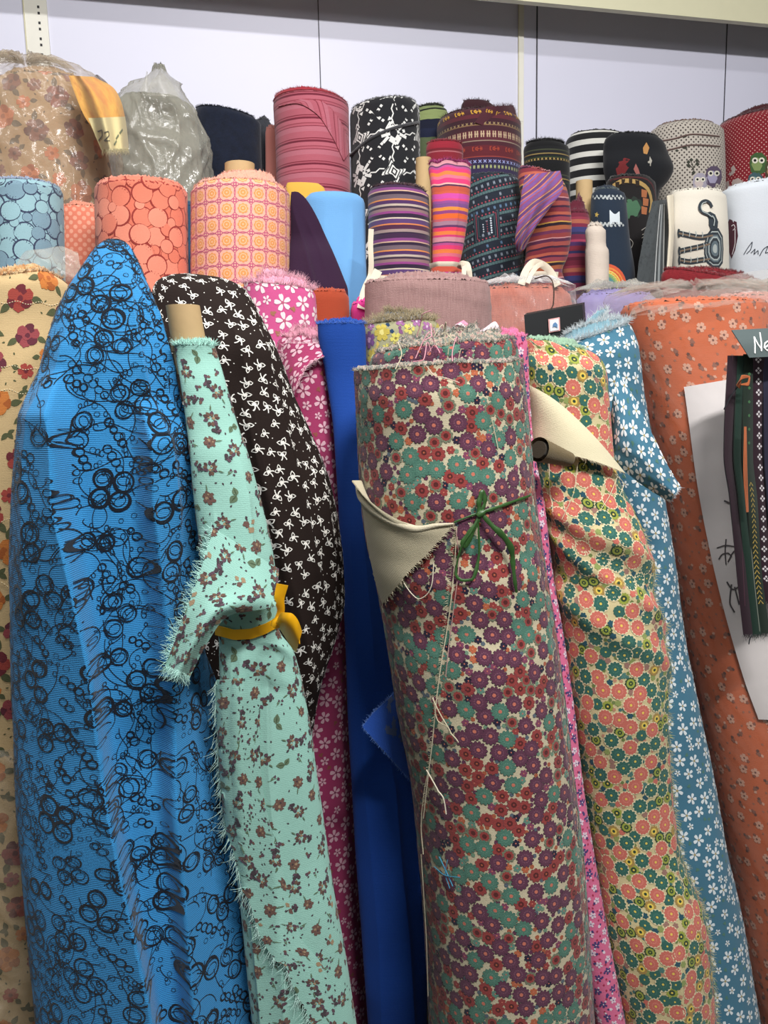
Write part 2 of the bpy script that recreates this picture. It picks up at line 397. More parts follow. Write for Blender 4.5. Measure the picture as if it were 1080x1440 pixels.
def stamp(m, sf, motif, u, v, rot=0, sc=1.0, lev=0, jit=.0002):
    u = np.asarray(u, float); n = len(u)
    if n == 0: return
    rot = np.broadcast_to(rot, (n,)); sc = np.broadcast_to(sc, (n,)); c = np.cos(rot) * sc; s = np.sin(rot) * sc
    jj = rng.uniform(0, jit, n)
    for li, (mat, p) in enumerate(motif):
        if isinstance(p, tuple): A = np.concatenate([p[1], p[2]]); k = len(p[1]); isl = True
        else:
            k = len(p); isl = False; cm = p.mean(0)[None]; nr = 4 if np.abs(p - cm).max() > .016 else 3 if np.abs(p - cm).max() > .009 else 2 if np.abs(p - cm).max() > .005 else 1
            A = np.concatenate([cm + (p - cm) * (1 - q / nr) for q in range(nr)] + [cm])
        uu = u[:, None] + c[:, None] * A[:, 0] - s[:, None] * A[:, 1]
        vv = np.asarray(v)[:, None] - (s[:, None] * A[:, 0] + c[:, None] * A[:, 1])
        off = BASEOFF + lev * .00014 + li * .00004 + jj[:, None] * .5 + 0 * uu
        V = sf.map(uu, vv, off)
        if isl: f = np.array([[i, i + 1, k + i + 1, k + i] for i in range(k - 1)])
        else: f = np.array([[(nr-1)*k + i, (nr-1)*k + (i + 1) % k, nr * k] for i in range(k)])
        nv = A.shape[0]; faces = (f[None] + (np.arange(n) * nv)[:, None, None]).reshape(-1, f.shape[1])
        VV, UVs = V.reshape(-1, 3), np.stack([uu, -vv], -1).reshape(-1, 2); n0 = m.n
        m.add(VV, faces, mat, UVs)
        if not isl and nr > 1:
            q = np.array([[r*k + i, r*k + (i+1) % k, (r+1)*k + (i+1) % k, (r+1)*k + i] for r in range(nr - 1) for i in range(k)])
            m.F.append(((q[None] + (np.arange(n) * nv)[:, None, None]).reshape(-1, 4) + n0, m.mi(mat)))
def ribbon_uv(m, sf, pts, w, mat, off=.0006):
    ln = line(pts, w); A = np.concatenate([ln[1], ln[2]]); k = len(pts)
    V = sf.map(A[:, 0], A[:, 1], off); m.add(V, np.array([[i, i + 1, k + i + 1, k + i] for i in range(k - 1)]), mat, A)
def scatter(sf, specs, vmax=None, vmin=0, tmax=1.9, seed=1, overlap=.92, tries=4000):
    """dart throwing with several radii: specs = [(key, radius, max count)] ; returns {key: (u, v)}"""
    r = np.random.default_rng(seed); vmax = vmax or sf.L[-1]
    Rm_ = sf.R.max(); tm = tmax if abs(sf.t[-1]) > 2 else abs(sf.t[-1])
    # candidates in view only
    pu, pv, pr = np.zeros(0), np.zeros(0), np.zeros(0); out = {}
    for key, rad, cnt in specs:
        cu = r.uniform(-tm * Rm_, tm * Rm_, tries); cv = r.uniform(vmin, vmax, tries)
        ok = (np.abs(cu) < tm * np.interp(cv, sf.L, sf.R)); cu, cv = cu[ok], cv[ok]
        ok = sf.vis(cu, cv); cu, cv = cu[ok], cv[ok]; su, sv = [], []
        for a, b in zip(cu, cv):
            if len(pu) and (((pu - a) ** 2 + (pv - b) ** 2) < ((pr + rad) * overlap) ** 2).any(): continue
            pu = np.append(pu, a); pv = np.append(pv, b); pr = np.append(pr, rad); su.append(a); sv.append(b)
            if len(su) >= cnt: break
        out[key] = (np.array(su), np.array(sv))
    return out
def lattice(sf, du, dv, tmax=1.9, vmin=0, vmax=None, stagger=False):
    Rm_ = sf.R.max(); vmax = vmax or sf.L[-1]; tm = tmax if abs(sf.t[-1]) > 2 else abs(sf.t[-1])
    nu_ = int(tm * Rm_ / du) + 1; a, b = np.meshgrid(np.arange(-nu_, nu_ + 1) * du, np.arange(vmin, vmax, dv))
    if stagger: a = a + (np.arange(len(a)) % 2)[:, None] * du / 2
    a, b = a.ravel(), b.ravel(); ok = np.abs(a) < tm * np.interp(b, sf.L, sf.R); a, b = a[ok], b[ok]
    ok = sf.vis(a, b); return a[ok], b[ok]
# ------------------------------------------------------------------ a roll of cloth
TIERS = {'floor': 0.0, 'mid': .35, 'back': .70}
def roll(label, rows, mat, edge=None, tier='floor', group=None, name='fabric_roll', cat='fabric roll', pattern=None, cap=None,
         fringe=120, fl=.006, fringe_mat=None, core=None, part='wound_cloth', topcap=True, fw=.00045, **kw):
    sf = loft(rows, TIERS[tier] if isinstance(tier, str) else tier, **kw)
    base = sf.C[-1].copy(); root = thing(name, label, cat, base, group or {'floor': 'rolls and drapes of cloth in the front rows', 'mid': 'rolls and bundles of cloth in the middle row', 'back': 'rolls of cloth in the top back row'}[tier])
    m = Mesh(); m.grid(sf.P, mat, sf.uv()); cap_bottom(m, sf, mat)
    edge = edge or mat
    if pattern: pattern(m, sf)
    if topcap is False:
        ring = sf.P[0]; c = ring.mean(0); c[2] += .001
        m.add(np.concatenate([ring, c[None]]), np.array([[i, i + 1, len(ring)] for i in range(len(ring) - 1)]), mat)
        if fringe: fringe_ring(m, sf.P[0], c, fringe, fl, fringe_mat or edge, seed=sf.seed, w=fw)
    m.build(part, root)
    if topcap:
        cp = dict(rise=.006, core=.3); cp.update(cap or {}); cp.setdefault('seed', sf.seed)
        R_ = cap_top(sf, **cp); me = Mesh(); me.grid(R_, edge)
        if fringe:
            fringe_ring(me, sf.P[0], sf.C[0], fringe, fl, fringe_mat or edge, seed=sf.seed, w=fw)
            if cp['rise'] > .012:
                for k in range(4, len(R_) - 3, 4): fringe_ring(me, R_[k + 1], sf.C[0], fringe // 2, fl * .8, fringe_mat or edge, seed=sf.seed + k, out=.3)
        me.build('wound_end', root)
    sf.root = root; return sf
def core_tube(sf, rows, D, parent=None, sides=40, wall=.14):
    """rows: [(py, xl, xr)] visible outline of a kraft card tube"""
    a = loft([(r[0], r[1], r[2], D) for r in rows], at(0, rows[-1][0], D)[2] - .03, nu=60, step=.01, wr=.0)
    m = Mesh(); m.grid(a.P, KRAFT, a.uv())
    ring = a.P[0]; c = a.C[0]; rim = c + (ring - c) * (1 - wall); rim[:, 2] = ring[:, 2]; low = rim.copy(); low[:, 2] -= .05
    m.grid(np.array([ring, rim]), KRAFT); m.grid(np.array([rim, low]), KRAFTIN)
    for t in (1.1, 2.6, 4.1):    # spiral seam of the card
        pass
    m.build('core_tube', parent if parent is not None else sf.root); return a
# sheet of cloth conforming to a surface or free in space
def sheet(G, mat, thick=.0012, back=None, m=None, fringe_edges=(), fl=.006, fmat=None, uvoff=(0, 0), nfr=150, seed=3, sign=None):
    """G: grid of world points; makes a closed thin slab"""
    w = np.linalg.norm(np.diff(G, axis=1), axis=-1).sum(1); t = np.linspace(-.5, .5, G.shape[1])
    sf = Surf(G, t, w); v = (np.array([0, 0, CAMZ]) - G); 
    if ((sf.N * v).sum(-1)).mean() < 0: sf.N *= -1
    m = m or Mesh(); B = G - sf.N * thick; uv = sf.uv()
    m.grid(G, mat, uv); m.grid(B, back or mat, uv, flip=True)
    for a, b in ((G[0], B[0]), (G[-1], B[-1]), (G[:, 0], B[:, 0]), (G[:, -1], B[:, -1])): m.grid(np.array([a, b]), mat)
    r = np.random.default_rng(seed)
    for e in fringe_edges:
        E = {'b': G[-1], 't': G[0], 'l': G[:, 0], 'r': G[:, -1]}[e]; I = {'b': G[-2], 't': G[1], 'l': G[:, 1], 'r': G[:, -2]}[e]
        k = r.integers(0, len(E) - 1, nfr); f = r.uniform(0, 1, nfr)[:, None]
        p = E[k] * (1 - f) + E[k + 1] * f; q = I[k] * (1 - f) + I[k + 1] * f; d = p - q; d /= np.maximum(np.linalg.norm(d, axis=1, keepdims=True), 1e-7)
        threads(m, p, d + r.normal(0, .25, d.shape), fl * r.uniform(.4, 1.2, nfr), fmat or mat, seed=seed + 1)
    sf.m = m; return sf
def patch_px(sf, rowsL, rowsR, offL=.002, offR=.002, bulge=.0, nu=24, nv=40, lift=None, wr=0):
    """ruled sheet between two pixel polylines, lying on sf at a given height"""
    a = smooth_path(rowsL, nv); b = smooth_path(rowsR, nv); s = np.linspace(0, 1, nu)[None, :, None]
    Q = a[:, None] * (1 - s) + b[:, None] * s
    u, v = sf.hit(Q[..., 0], Q[..., 1]); S = np.linspace(0, 1, nu)[None]; Tt = np.linspace(0, 1, nv)[:, None]
    off = offL * (1 - S) + offR * S + bulge * np.sin(PI * S) * np.sin(PI * Tt * .5) + 0 * Tt
    if lift is not None: off = off + lift(S, Tt)
    if wr: off = off + wr * wob(S * 6, Tt * 6, 1.5, 1.5, 9)
    return sf.map(u, v, off)
def free_px(L, R, nu=20, nv=30, bulge=0.0, wr=0, seed=1, fold=None):
    """ruled sheet between two polylines of (px, py, D)"""
    a = smooth_path(L, nv); b = smooth_path(R, nv); S = np.linspace(0, 1, nu)[None]; s = S[..., None]; T = np.linspace(0, 1, nv)[:, None]
    Q = a[:, None] * (1 - s) + b[:, None] * s; D = Q[..., 2] - bulge * np.sin(PI * S)
    if wr: D = D + wr * wob(S * 6 + 0 * T, T * 8 + 0 * S, 1.5, 1.2, seed)
    if fold is not None: D = D - fold(S, T)
    return at(Q[..., 0], Q[..., 1], D)
def plastic(parent, rows, zb, mat=PLASTIC, seed=1, amp=.008, name='plastic_wrap', fy=1.0, expand=.008, top=None, nu=160, step=.006, f=(30, 22), close=True, fuzz=0):
    sf = loft(rows, zb, fy=fy, nu=nu, step=step, wr=0, seed=seed, expand=expand, disp=lambda u, s, t: amp * ridge(u, s, f[0], f[1], seed) + amp * .4 * ridge(u, s, f[0]*2.3, f[1]*2.3, seed + 3))
    m = Mesh(); m.grid(sf.P, mat, sf.uv())
    if close:
        ring = sf.P[0]; c = sf.C[0]; rr = []
        r = np.random.default_rng(seed)
        for k, (f_, h) in enumerate(((.85, .006), (.6, .012), (.35, .014), (.05, .01))):
            q = c + (ring - c) * f_; q[:, 2] = ring[:, 2] + h + r.normal(0, .003, len(q)); q[-1] = q[0]; rr.append(q)
        m.grid(np.array([ring] + rr), mat)
    m.build(name, parent); return sf
# ------------------------------------------------------------------ the room
def wallpt(px, py, D): return at(px, py, D)
def box_on_wall(m, x0, x1, d0, d1, z0, z1, mat):   # box in wall-aligned frame: x along the wall, d = depth coordinate
    V = []
    for x in (x0, x1):
        for d in (d0, d1):
            for z in (z0, z1): V.append((x, d + K * x, z))
    m.add(V, np.array([[0,1,3,2],[4,6,7,5],[0,4,5,1],[2,3,7,6],[0,2,6,4],[1,5,7,3]]), mat)
WD = 2.27; SD = .138
WALL = mat_plain('white_wall_panel', '#d9d9ea', .45, .015, .02, 8)
m = Mesh(); box_on_wall(m, -3.0, 3.0, WD, WD + .1, 0, 3.3, WALL); o = m.build('wall_back', smooth=False); o['kind'] = 'structure'
FLOOR = mat_plain('grey_floor', '#5c5852', .6, .1, .1, 12)
m = Mesh(); m.add([(-3, -2.2, -.05), (3, -2.2, -.05), (3, 3.2, -.05), (-3, 3.2, -.05), (-3, -2.2, 0), (3, -2.2, 0), (3, 3.2, 0), (-3, 3.2, 0)],
    np.array([[0,3,2,1],[4,5,6,7],[0,1,5,4],[1,2,6,5],[2,3,7,6],[3,0,4,7]]), FLOOR); o = m.build('floor', smooth=False); o['kind'] = 'structure'
SEAM = mat_plain('dark_panel_seam', '#3a3842', .6)
def seam(px, py, w, name):
    p = at(px, py, WD); m = Mesh(); box_on_wall(m, p[0] - w/2, p[0] + w/2, WD - .0015, WD + .001, .1, 3.28, SEAM); o = m.build(name, smooth=False); o['kind'] = 'structure'
seam(449, 60, .0022, 'trim_1'); seam(755, 60, .004, 'trim_2'); seam(1020, 100, .003, 'trim_3')
STAND = mat_plain('cream_upright', '#e3e0d4', .4)
HOLE = mat_plain('dark_slot', '#2c2a2c', .7)
def upright(px, py, w, name, holes, hole_w=.005):
    p = at(px, py, WD); m = Mesh(); x = p[0]
    box_on_wall(m, x - w/2, x + w/2, WD - .004, WD + .001, .1, 3.27, STAND)
    box_on_wall(m, x - w/2 - .002, x - w/2, WD - .006, WD + .001, .1, 3.27, mat_plain('upright_edge', '#cfc9a8', .5))
    if holes:
        for k in range(90):
            z = 2.98 - k * .018 - (k % 2) * .004; box_on_wall(m, x + .004, x + .004 + hole_w, WD - .0045, WD - .0035, z, z + .006, HOLE)
    o = m.build(name, smooth=False); o['kind'] = 'structure'
upright(53, 40, .05, 'trim_4', True); upright(733, 60, .014, 'trim_5', False)
e1 = at(750, 0, WD - SD); e2 = at(1080, 36, WD - SD); ez = (e1[2] + e2[2]) / 2
print('soffit edge z', e1[2], e2[2])
CREAM = mat_plain('cream_soffit_board', '#d8d4b4', .5, .03, .03)
m = Mesh(); box_on_wall(m, -2.9, 2.9, WD - SD, WD - SD + .02, ez, 3.2, CREAM); box_on_wall(m, -2.9, 2.9, WD - SD + .02, WD, ez + .3, ez + .32, CREAM)
o = m.build('trim_6', smooth=False); o['kind'] = 'structure'
PLY = mat_plain('plywood_step', '#8d7a5c', .7)
for nm, d0, d1, z in (('trim_7', 1.50, 1.86, .35), ('trim_8', 1.86, WD - .002, .70)):
    m = Mesh(); box_on_wall(m, -2.2, 2.2, d0, d1, 0, z, PLY); o = m.build(nm, smooth=False); o['kind'] = 'structure'
# ------------------------------------------------------------------ prints
INK = M('#0b1420'); 
def pat_scribble(m, sf):
    g = np.random.default_rng(11)
    sc_ = scatter(sf, [('c', .026, 400), ('k', .010, 500), ('s', .0045, 700)], seed=4, overlap=.93, tries=9000)
    def ring(cx, cy, r, w, passes, sq=1.0):
        for p in range(passes):
            a = np.linspace(0, 2*PI + .25, 26) + g.uniform(0, 6); k = g.integers(1, 3)
            rr = r * (1 + .05 * np.sin(a * k + g.uniform(0, 6)) + g.normal(0, .035))
            ribbon_uv(m, sf, np.stack([cx + np.cos(a) * rr + g.normal(0, .0005), cy + np.sin(a) * rr * sq + g.normal(0, .0005)], -1), w * g.uniform(.7, 1.1), INK, .0006 + g.uniform(0, .0003))
    def loopline(cx, cy, r):
        h = g.uniform(0, 6.3); a = np.linspace(0, 2*PI, 16) + PI * .5; x = np.concatenate([[-2.2, -1.2], np.cos(a) * .7 + .1, [-.9, -2.0]]) * r; y = np.concatenate([[.2, .9], np.sin(a) * .95, [1.3, 1.9]]) * r
        c, s_ = math.cos(h), math.sin(h); ribbon_uv(m, sf, np.stack([cx + x * c - y * s_, cy + x * s_ + y * c], -1), .0008, INK, .0007); return
        # open stroke      # one open stroke that loops inside a circle and leaves it
        h = g.uniform(0, 6.3); t = np.linspace(-1, 1, 30); x = t * r * 1.6; y = r * .9 * np.exp(-(t * 2.2) ** 2) * np.sin(t * 3); x = x - 1.3 * r * np.exp(-(t * 3) ** 2) * np.sin(t * 5)
        c, s_ = math.cos(h), math.sin(h); ribbon_uv(m, sf, np.stack([cx + x * c - y * s_, cy + x * s_ + y * c], -1), .0007, INK, .0007)
    for cu, cv in zip(*sc_['c']):
        r = g.uniform(.0088, .0108); a0 = g.uniform(0, 6.3); n = g.integers(2, 5); w = g.choice([.0009, .0013, .0017])
        for k in range(n):
            q = r * 1.06 * (1.42 if n > 2 else 1); th = a0 + 2 * PI * k / max(n if n > 2 else 2, 2)
            if n == 3: th = a0 + PI / 2 * k
            cx, cy = cu + math.cos(th) * q, cv + math.sin(th) * q
            ring(cx, cy, r * g.uniform(.92, 1.06), w, 3, g.uniform(.92, 1.1)); loopline(cx, cy, r * .7)
    for cu, cv in zip(*sc_['k']):
        th = g.uniform(.5, 1.2) + (PI if g.random() < .5 else 0); w = g.choice([.0008, .0011])
        for k in range(g.integers(2, 5)): ring(cu + math.cos(th) * (k - 1) * .0085, cv + math.sin(th) * (k - 1) * .0085, .0044 * g.uniform(.8, 1.1), w, 2)
    for cu, cv in zip(*sc_['s']): ring(cu, cv, g.uniform(.0022, .0034), .0006, 1)
    tot = sf.L[-1]; st = .0024
    for k in range(760):
        cv = g.uniform(0, tot); R0 = np.interp(cv, sf.L, sf.R); cu = g.uniform(-1.75, 1.75) * R0
        if not sf.vis(np.array([cu]), np.array([cv]), 30)[0]: continue
        h = g.uniform(0, 6.3); pts = [(cu, cv)]; loop = 0; ph = g.uniform(0, 6); fr = g.uniform(.05, .14); am = g.uniform(.08, .24)
        for i in range(g.integers(30, 70)):
            if loop > 0: h += loopd; loop -= 1
            else:
                h += am * math.sin(i * fr + ph)
                if g.random() < .09: loopd = g.choice([-1, 1]) * g.uniform(.55, .95); loop = int(2 * PI / abs(loopd))
            cu += math.cos(h) * st * (.6 if loop else 1); cv += math.sin(h) * st * (.8 if loop else 1)
            Rr = 1.85 * np.interp(cv, sf.L, sf.R)
            if not (0 < cv < tot) or abs(cu) > Rr: break
            pts.append((cu, cv))
        if len(pts) > 6: ribbon_uv(m, sf, np.array(pts), .00085, INK, .0006)
def put(m, sf, mo, uvs, rots=None, scs=None, lev=0):
    u, v = uvs; n = len(u)
    if n == 0: return
    r = rng.uniform(0, 2*PI, n) if rots is None else rng.choice(rots, n) if hasattr(rots, '__len__') else rng.normal(0, rots, n)
    s = 1.0 if scs is None else rng.uniform(scs[0], scs[1], n)
    stamp(m, sf, mo, u, v, r, s, lev)
def split(uvs, k):
    u, v = uvs; idx = rng.integers(0, k, len(u)); return [(u[idx == i], v[idx == i]) for i in range(k)]
def pat_ditsy(m, sf):
    pur, teal, red, dk = M('#5c3247'), M('#4b7565'), M('#8f3b38'), M('#231d33'); ctr = M('#c2705c'); drk = M('#55201f'); olive = M('#6f7560'); org = M('#b0603f')
    sc_ = scatter(sf, [('big', .0105, 520), ('mid', .0078, 900), ('sm', .0042, 1800), ('xs', .0026, 1800)], seed=5, overlap=.86, tries=9000)
    B = split(sc_['big'], 5)
    for k, b in enumerate(B):
        col = pur if k < 3 else teal
        put(m, sf, [(M('#42263a') if k < 3 else M('#3f6a5d'), scallop(.0116, 13, .2)), (col, scallop(.0108, 13, .2)), (M('#754a5c') if k < 3 else M('#5d8675'), scallop(.0060, 13, .25)), (col, scallop(.0048, 9, .2)), (ctr, scallop(.0024, 6, .2, 3))], b, lev=3)
    Md = split(sc_['mid'], 3)
    put(m, sf, [(M('#7c3a3c'), scallop(.0092, 9, .2)), (red, scallop(.0078, 9, .16)), (drk, disc(.0037)), (red, disc(.0014, 8))], Md[0], lev=2)
    put(m, sf, [(olive, scallop(.009, 10, .18)), (red, scallop(.0062, 10, .16)), (drk, disc(.003))], Md[1], lev=2)
    put(m, sf, [(red, scallop(.0088, 9, .18)), (drk, disc(.0034)), (org, disc(.0012, 7))], Md[2], lev=2)
    S = split(sc_['sm'], 5)
    for col, s in zip((dk, M('#7b3f58'), org, M('#5d8374'), red), S): put(m, sf, [(col, scallop(.0052, 6, .3, 4)), (ctr if col is not ctr else dk, disc(.001, 6))], s, lev=1)
    for col, s in zip((M('#54606a'), M('#a2573c'), M('#5c3048'), M('#6c8a72')), split(sc_['xs'], 4)): put(m, sf, [(col, scallop(.003, 5, .3, 3))], s, lev=0)
def pat_coral(m, sf):
    cor, teal, lime, dkg, yel, mus, crm, nav = M('#c96e60'), M('#35665b'), M('#98a244'), M('#2f4630'), M('#e6c95a'), M('#a8894a'), M('#e5d8b0'), M('#27515f')
    sc_ = scatter(sf, [('big', .0116, 400), ('mid', .0080, 900), ('sm', .0046, 1600), ('xs', .0027, 1600)], seed=15, overlap=.86, tries=8000)
    B = split(sc_['big'], 5)
    for k, b in enumerate(B):
        if k < 3: put(m, sf, [(crm, disc(.0128, 16)), (cor, scallop(.012, 14, .14)), (M('#d88676'), scallop(.0066, 14, .25)), (cor, scallop(.0052, 9, .2)), (yel, disc(.002, 8))], b, lev=3)
        else: put(m, sf, [(crm, disc(.0124, 16)), (teal, scallop(.0116, 12, .18)), (M('#477a6c'), scallop(.006, 12, .25)), (teal, scallop(.0048, 9, .2)), (yel, disc(.0019, 8))], b, lev=3)
    Md = split(sc_['mid'], 4)
    put(m, sf, [(dkg, scallop(.0092, 12, .16)), (lime, disc(.0068, 12)), (dkg, disc(.0036, 10)), (lime, disc(.0014, 7))], Md[0], lev=2)
    put(m, sf, [(mus, scallop(.0092, 12, .16)), (yel, disc(.005, 12)), (dkg, disc(.0024, 8))], Md[1], lev=2)
    put(m, sf, [(lime, scallop(.0088, 12, .2)), (dkg, disc(.0046, 10)), (yel, disc(.0017, 7))], Md[2], lev=2)
    put(m, sf, [(teal, scallop(.009, 11, .12)), (yel, disc(.0015, 7))], Md[3], lev=2)
    for col, s in zip((nav, cor, M('#8d9a5a'), M('#4e7a72'), M('#9a7468')), split(sc_['sm'], 5)): put(m, sf, [(col, scallop(.0052, 6, .28, 4))], s, lev=1)
    for col, s in zip((M('#70804a'), M('#46706a'), M('#bf8a70')), split(sc_['xs'], 3)): put(m, sf, [(col, scallop(.003, 5, .3, 3))], s, lev=0)
def bowmotif(w):
    o = []
    for a_, l, b_ in ((.55, .0078, .0024), (PI - .65, .0076, .0024)):
        p = leafp(l, b_, a=a_, k=8); o.append((w, line(p, .0011, True))); o.append((w, leafp(l * .45, b_ * .7, a=a_)))
    for a_, l in ((-.95, .0082), (-2.0, .0078)):
        t = np.linspace(0, 1, 6); x = t * l; y = .0012 * np.sin(t * 3); c, s_ = math.cos(a_), math.sin(a_)
        o.append((w, line(np.stack([x * c - y * s_, x * s_ + y * c], -1), .0015)))
    o.append((w, disc(.0012, 7))); return o
def pat_bows(m, sf):
    w = M('#f1eee6')
    sc_ = scatter(sf, [('b', .0077, 1800), ('d', .002, 700)], seed=21, overlap=.98, tries=9000, tmax=1.95)
    put(m, sf, bowmotif(w), sc_['b'], rots=[0, .5, -.6, 1.0, PI - .3, PI + .6], scs=(.85, 1.08)); put(m, sf, [(w, disc(.0008, 6))], sc_['d'])
def pat_mint(m, sf, s=1.0, seed=31):
    br, pl, ol, tan, dk = M('#6b5048'), M('#5b4550'), M('#60735a'), M('#9c8468'), M('#463a40')
    bs = [M('#6b5145'), M('#55403c')]
    cl = []
    g = np.random.default_rng(3)
    for k in range(9):
        a = k * .7 + g.uniform(-.2, .2); q = g.uniform(.0038, .0068); cl.append((bs[k % 2] if k % 3 else pl, mv(leafp(.0046, .0017, k=5), math.cos(a) * q * .5, math.sin(a) * q * .5, a)))
    cl += [(tan, mv(blob(.0013, 4, 9, .4), .001, .001)), (tan, mv(blob(.0009, 5), -.002, -.001)), (bs[0], mv(blob(.0013, 6), -.0012, .0022))]
    for k in range(5): cl.append(((dk, pl)[k % 2], mv(blob(.0017, 30 + k, 9, .4), .0085 + g.uniform(-.003, .003), -.006 + g.uniform(-.004, .004))))
    cl += [(ol, leafp(.006, .0006, -.004, .005, 2.2)), (dk, mv(leafp(.0035, .0010), -.010, -.003))]
    rose = [(br, blob(.0045, 21, 18, .3)), (bs[0], mv(blob(.0034, 26, 14, .3), .0012, .0006)), (tan, mv(blob(.0014, 22, 12, .4), -.001, .001)), (dk, mv(blob(.0010, 23), .001, -.0015)), (tan, mv(blob(.0008, 29), .002, .0022)), (ol, leafp(.007, .0006, .003, .004, .9))]
    for k in range(6): a = k * 1.05; rose.insert(0, (br, mv(blob(.0016, 70 + k, 9, .4), math.cos(a) * .0045, math.sin(a) * .0045)))
    leaf = [(ol, leafp(.0105, .0036, a=.9)), (M('#46553e'), leafp(.009, .0007, a=.9)), (ol, leafp(.009, .003, a=-1.3)), (M('#46553e'), leafp(.008, .0006, a=-1.3))]
    ber = [(tan, mv(blob(.0028, 41), -.003, .003)), (br, mv(blob(.0027, 42), .0035, .002)), (tan, mv(blob(.0024, 43), .001, -.004)), (dk, leafp(.005, .0008, .005, -.001, -.5)), (dk, mv(blob(.001, 44), .008, -.003))]
    sprig = [(ol, leafp(.012, .0006, -.004, -.006, 1.2)), (pl, mv(blob(.0018, 51), .002, .005)), (pl, mv(blob(.0016, 52), -.003, .003)), (dk, mv(blob(.0014, 53), .003, 0)), (ol, leafp(.004, .0013, -.002, -.002, 2.4))]
    sm = [(pl, mv(blob(.0022, 61), 0, 0)), (br, mv(blob(.0018, 62), .0035, .001)), (dk, mv(blob(.0013, 63), .001, -.0035))]
    sc_ = scatter(sf, [('a', .0130, 130), ('b', .0112, 240), ('c', .0062, 500), ('d', .0026, 160)], seed=seed, overlap=.98, tries=6000)
    for mo, q in zip((cl, rose, cl), split(sc_['a'], 3)): put(m, sf, mo, q, scs=(1.1, 1.35))
    for mo, q in zip((leaf, ber, rose), split(sc_['b'], 3)): put(m, sf, mo, q, scs=(.95, 1.15))
    for mo, q in zip((sprig, sm), split(sc_['c'], 2)): put(m, sf, mo, q, scs=(.8, 1.1))
    put(m, sf, [(dk, leafp(.0034, .0009))], sc_['d'])
def pat_blossom(pc, cc, leafc=None, r=.0115, r2=.0072, seed=41, dens=.95, tries=6000):
    def f(m, sf):
        pcol, ccol = M(pc), M(cc)
        big = petals(5, r * .16, r, r * .26, pcol) + [(ccol, disc(r * .2, 7))]
        sml = petals(5, r2 * .16, r2, r2 * .26, pcol) + [(ccol, disc(r2 * .2, 6))]
        sp = [('a', r * 1.02, 500), ('b', r2 * 1.02, 700)] + ([('l', r * .45, 500)] if leafc else [])
        sc_ = scatter(sf, sp, seed=seed, overlap=dens, tries=tries)
        if leafc: put(m, sf, [(M(leafc), leafp(r * .7, r * .2, -r * .3, 0, 0)), (M(leafc), leafp(r * .5, r * .16, 0, 0, 1.2))], sc_['l'], lev=0)
        put(m, sf, big, sc_['a'], scs=(.85, 1.05), lev=1); put(m, sf, sml, sc_['b'], scs=(.8, 1.05), lev=1)
    return f
def pat_pinkditsy(m, sf):
    nav, wh, red = M('#4a3f78'), M('#e8d4e0'), M('#b02f52')
    sc_ = scatter(sf, [('a', .0072, 900), ('b', .005, 900), ('c', .0026, 1200)], seed=51, overlap=.95, tries=7000)
    A = split(sc_['a'], 2)
    cl = petals(5, .0005, .0058, .0017, nav) + [(wh, disc(.0012, 6)), (nav, mv(blob(.0018, 3), .006, .002)), (wh, mv(blob(.0015, 4), -.005, -.004))]
    cw = petals(5, .0005, .0055, .0017, wh) + [(nav, disc(.0011, 6)), (nav, mv(blob(.002, 5), .005, -.003))]
    put(m, sf, cl, A[0]); put(m, sf, cw, A[1])
    for c, q in zip((nav, wh), split(sc_['b'], 2)): put(m, sf, [(c, blob(.0026, 7)), (nav, mv(blob(.0018, 8), .003, .001))], q)
    put(m, sf, [(red, leafp(.0042, .0015))], sc_['c'])
def pat_roses(leaf='#5b6248', cols=(('#c8543f', '#8e2f38'), ('#d98a3e', '#c06a2c'), ('#b85a60', '#7d2f40')), r=.020, seed=61):
    def f(m, sf):
        sc_ = scatter(sf, [('a', r * 1.12, 120), ('b', r * .62, 200), ('l', r * .42, 300), ('d', r*.15, 200)], seed=seed, overlap=.96, tries=5000)
        lm = M(leaf)
        for (c1, c2), q in zip(cols, split(sc_['a'], len(cols))):
            mo = [(lm, leafp(r * .8, r * .22, r * .7, 0, .4)), (lm, leafp(r * .8, r * .2, -r * .6, r * .3, 2.4))]
            for k in range(6): a = k * 1.05; mo.append((M(c1) if k % 2 else M(c2), mv(blob(r * .36, k + 3, 13, .16), math.cos(a) * r * .48, math.sin(a) * r * .48)))
            mo += [(M(c1), blob(r * .32, 13, 12, .2)), (M(c2), blob(r * .16, 14, 10, .3))]
            put(m, sf, mo, q, scs=(.8, 1.1), lev=1)
        for (c1, c2), q in zip(cols, split(sc_['b'], len(cols))):
            put(m, sf, petals(5, r * .05, r * .5, r * .2, M(c1)) + [(M(c2), disc(r * .14, 7)), (lm, leafp(r * .5, r * .16, r * .4, -.2 * r, -.5))], q, lev=1)
        put(m, sf, [(lm, leafp(r * .6, r * .17, 0, 0, .2)), (lm, leafp(r * .5, r * .15, 0, 0, 1.6)), (lm, leafp(r * .45, r * .13, 0, 0, 2.9))], sc_['l'])
        put(m, sf, [(lm, leafp(r * .2, r * .05))], sc_['d'])
    return f
def pat_bubbles(fill, ink, light, seed=71, r=(.013, .0085, .0055)):
    def f(m, sf):
        sc_ = scatter(sf, [('a', r[0], 700), ('b', r[1], 700), ('c', r[2], 900)], seed=seed, overlap=.74, tries=5000)
        for key, rr in (('c', r[2]), ('b', r[1]), ('a', r[0])):
            q = sc_[key]; t = np.linspace(0, 2*PI, 20, endpoint=False); off = disc(rr * .93, 18); off = off + (rr * .06, rr * .05)
            for k, (fc, qq) in enumerate(zip((fill, light), split(q, 2))):
                n = len(qq[0])
                if n: stamp(m, sf, [(M(ink), disc(rr * 1.03, 20)), (M(fc), off)], qq[0], qq[1], rng.uniform(0, 6.3, n), 1.0, 1, jit=.0012)
    return f
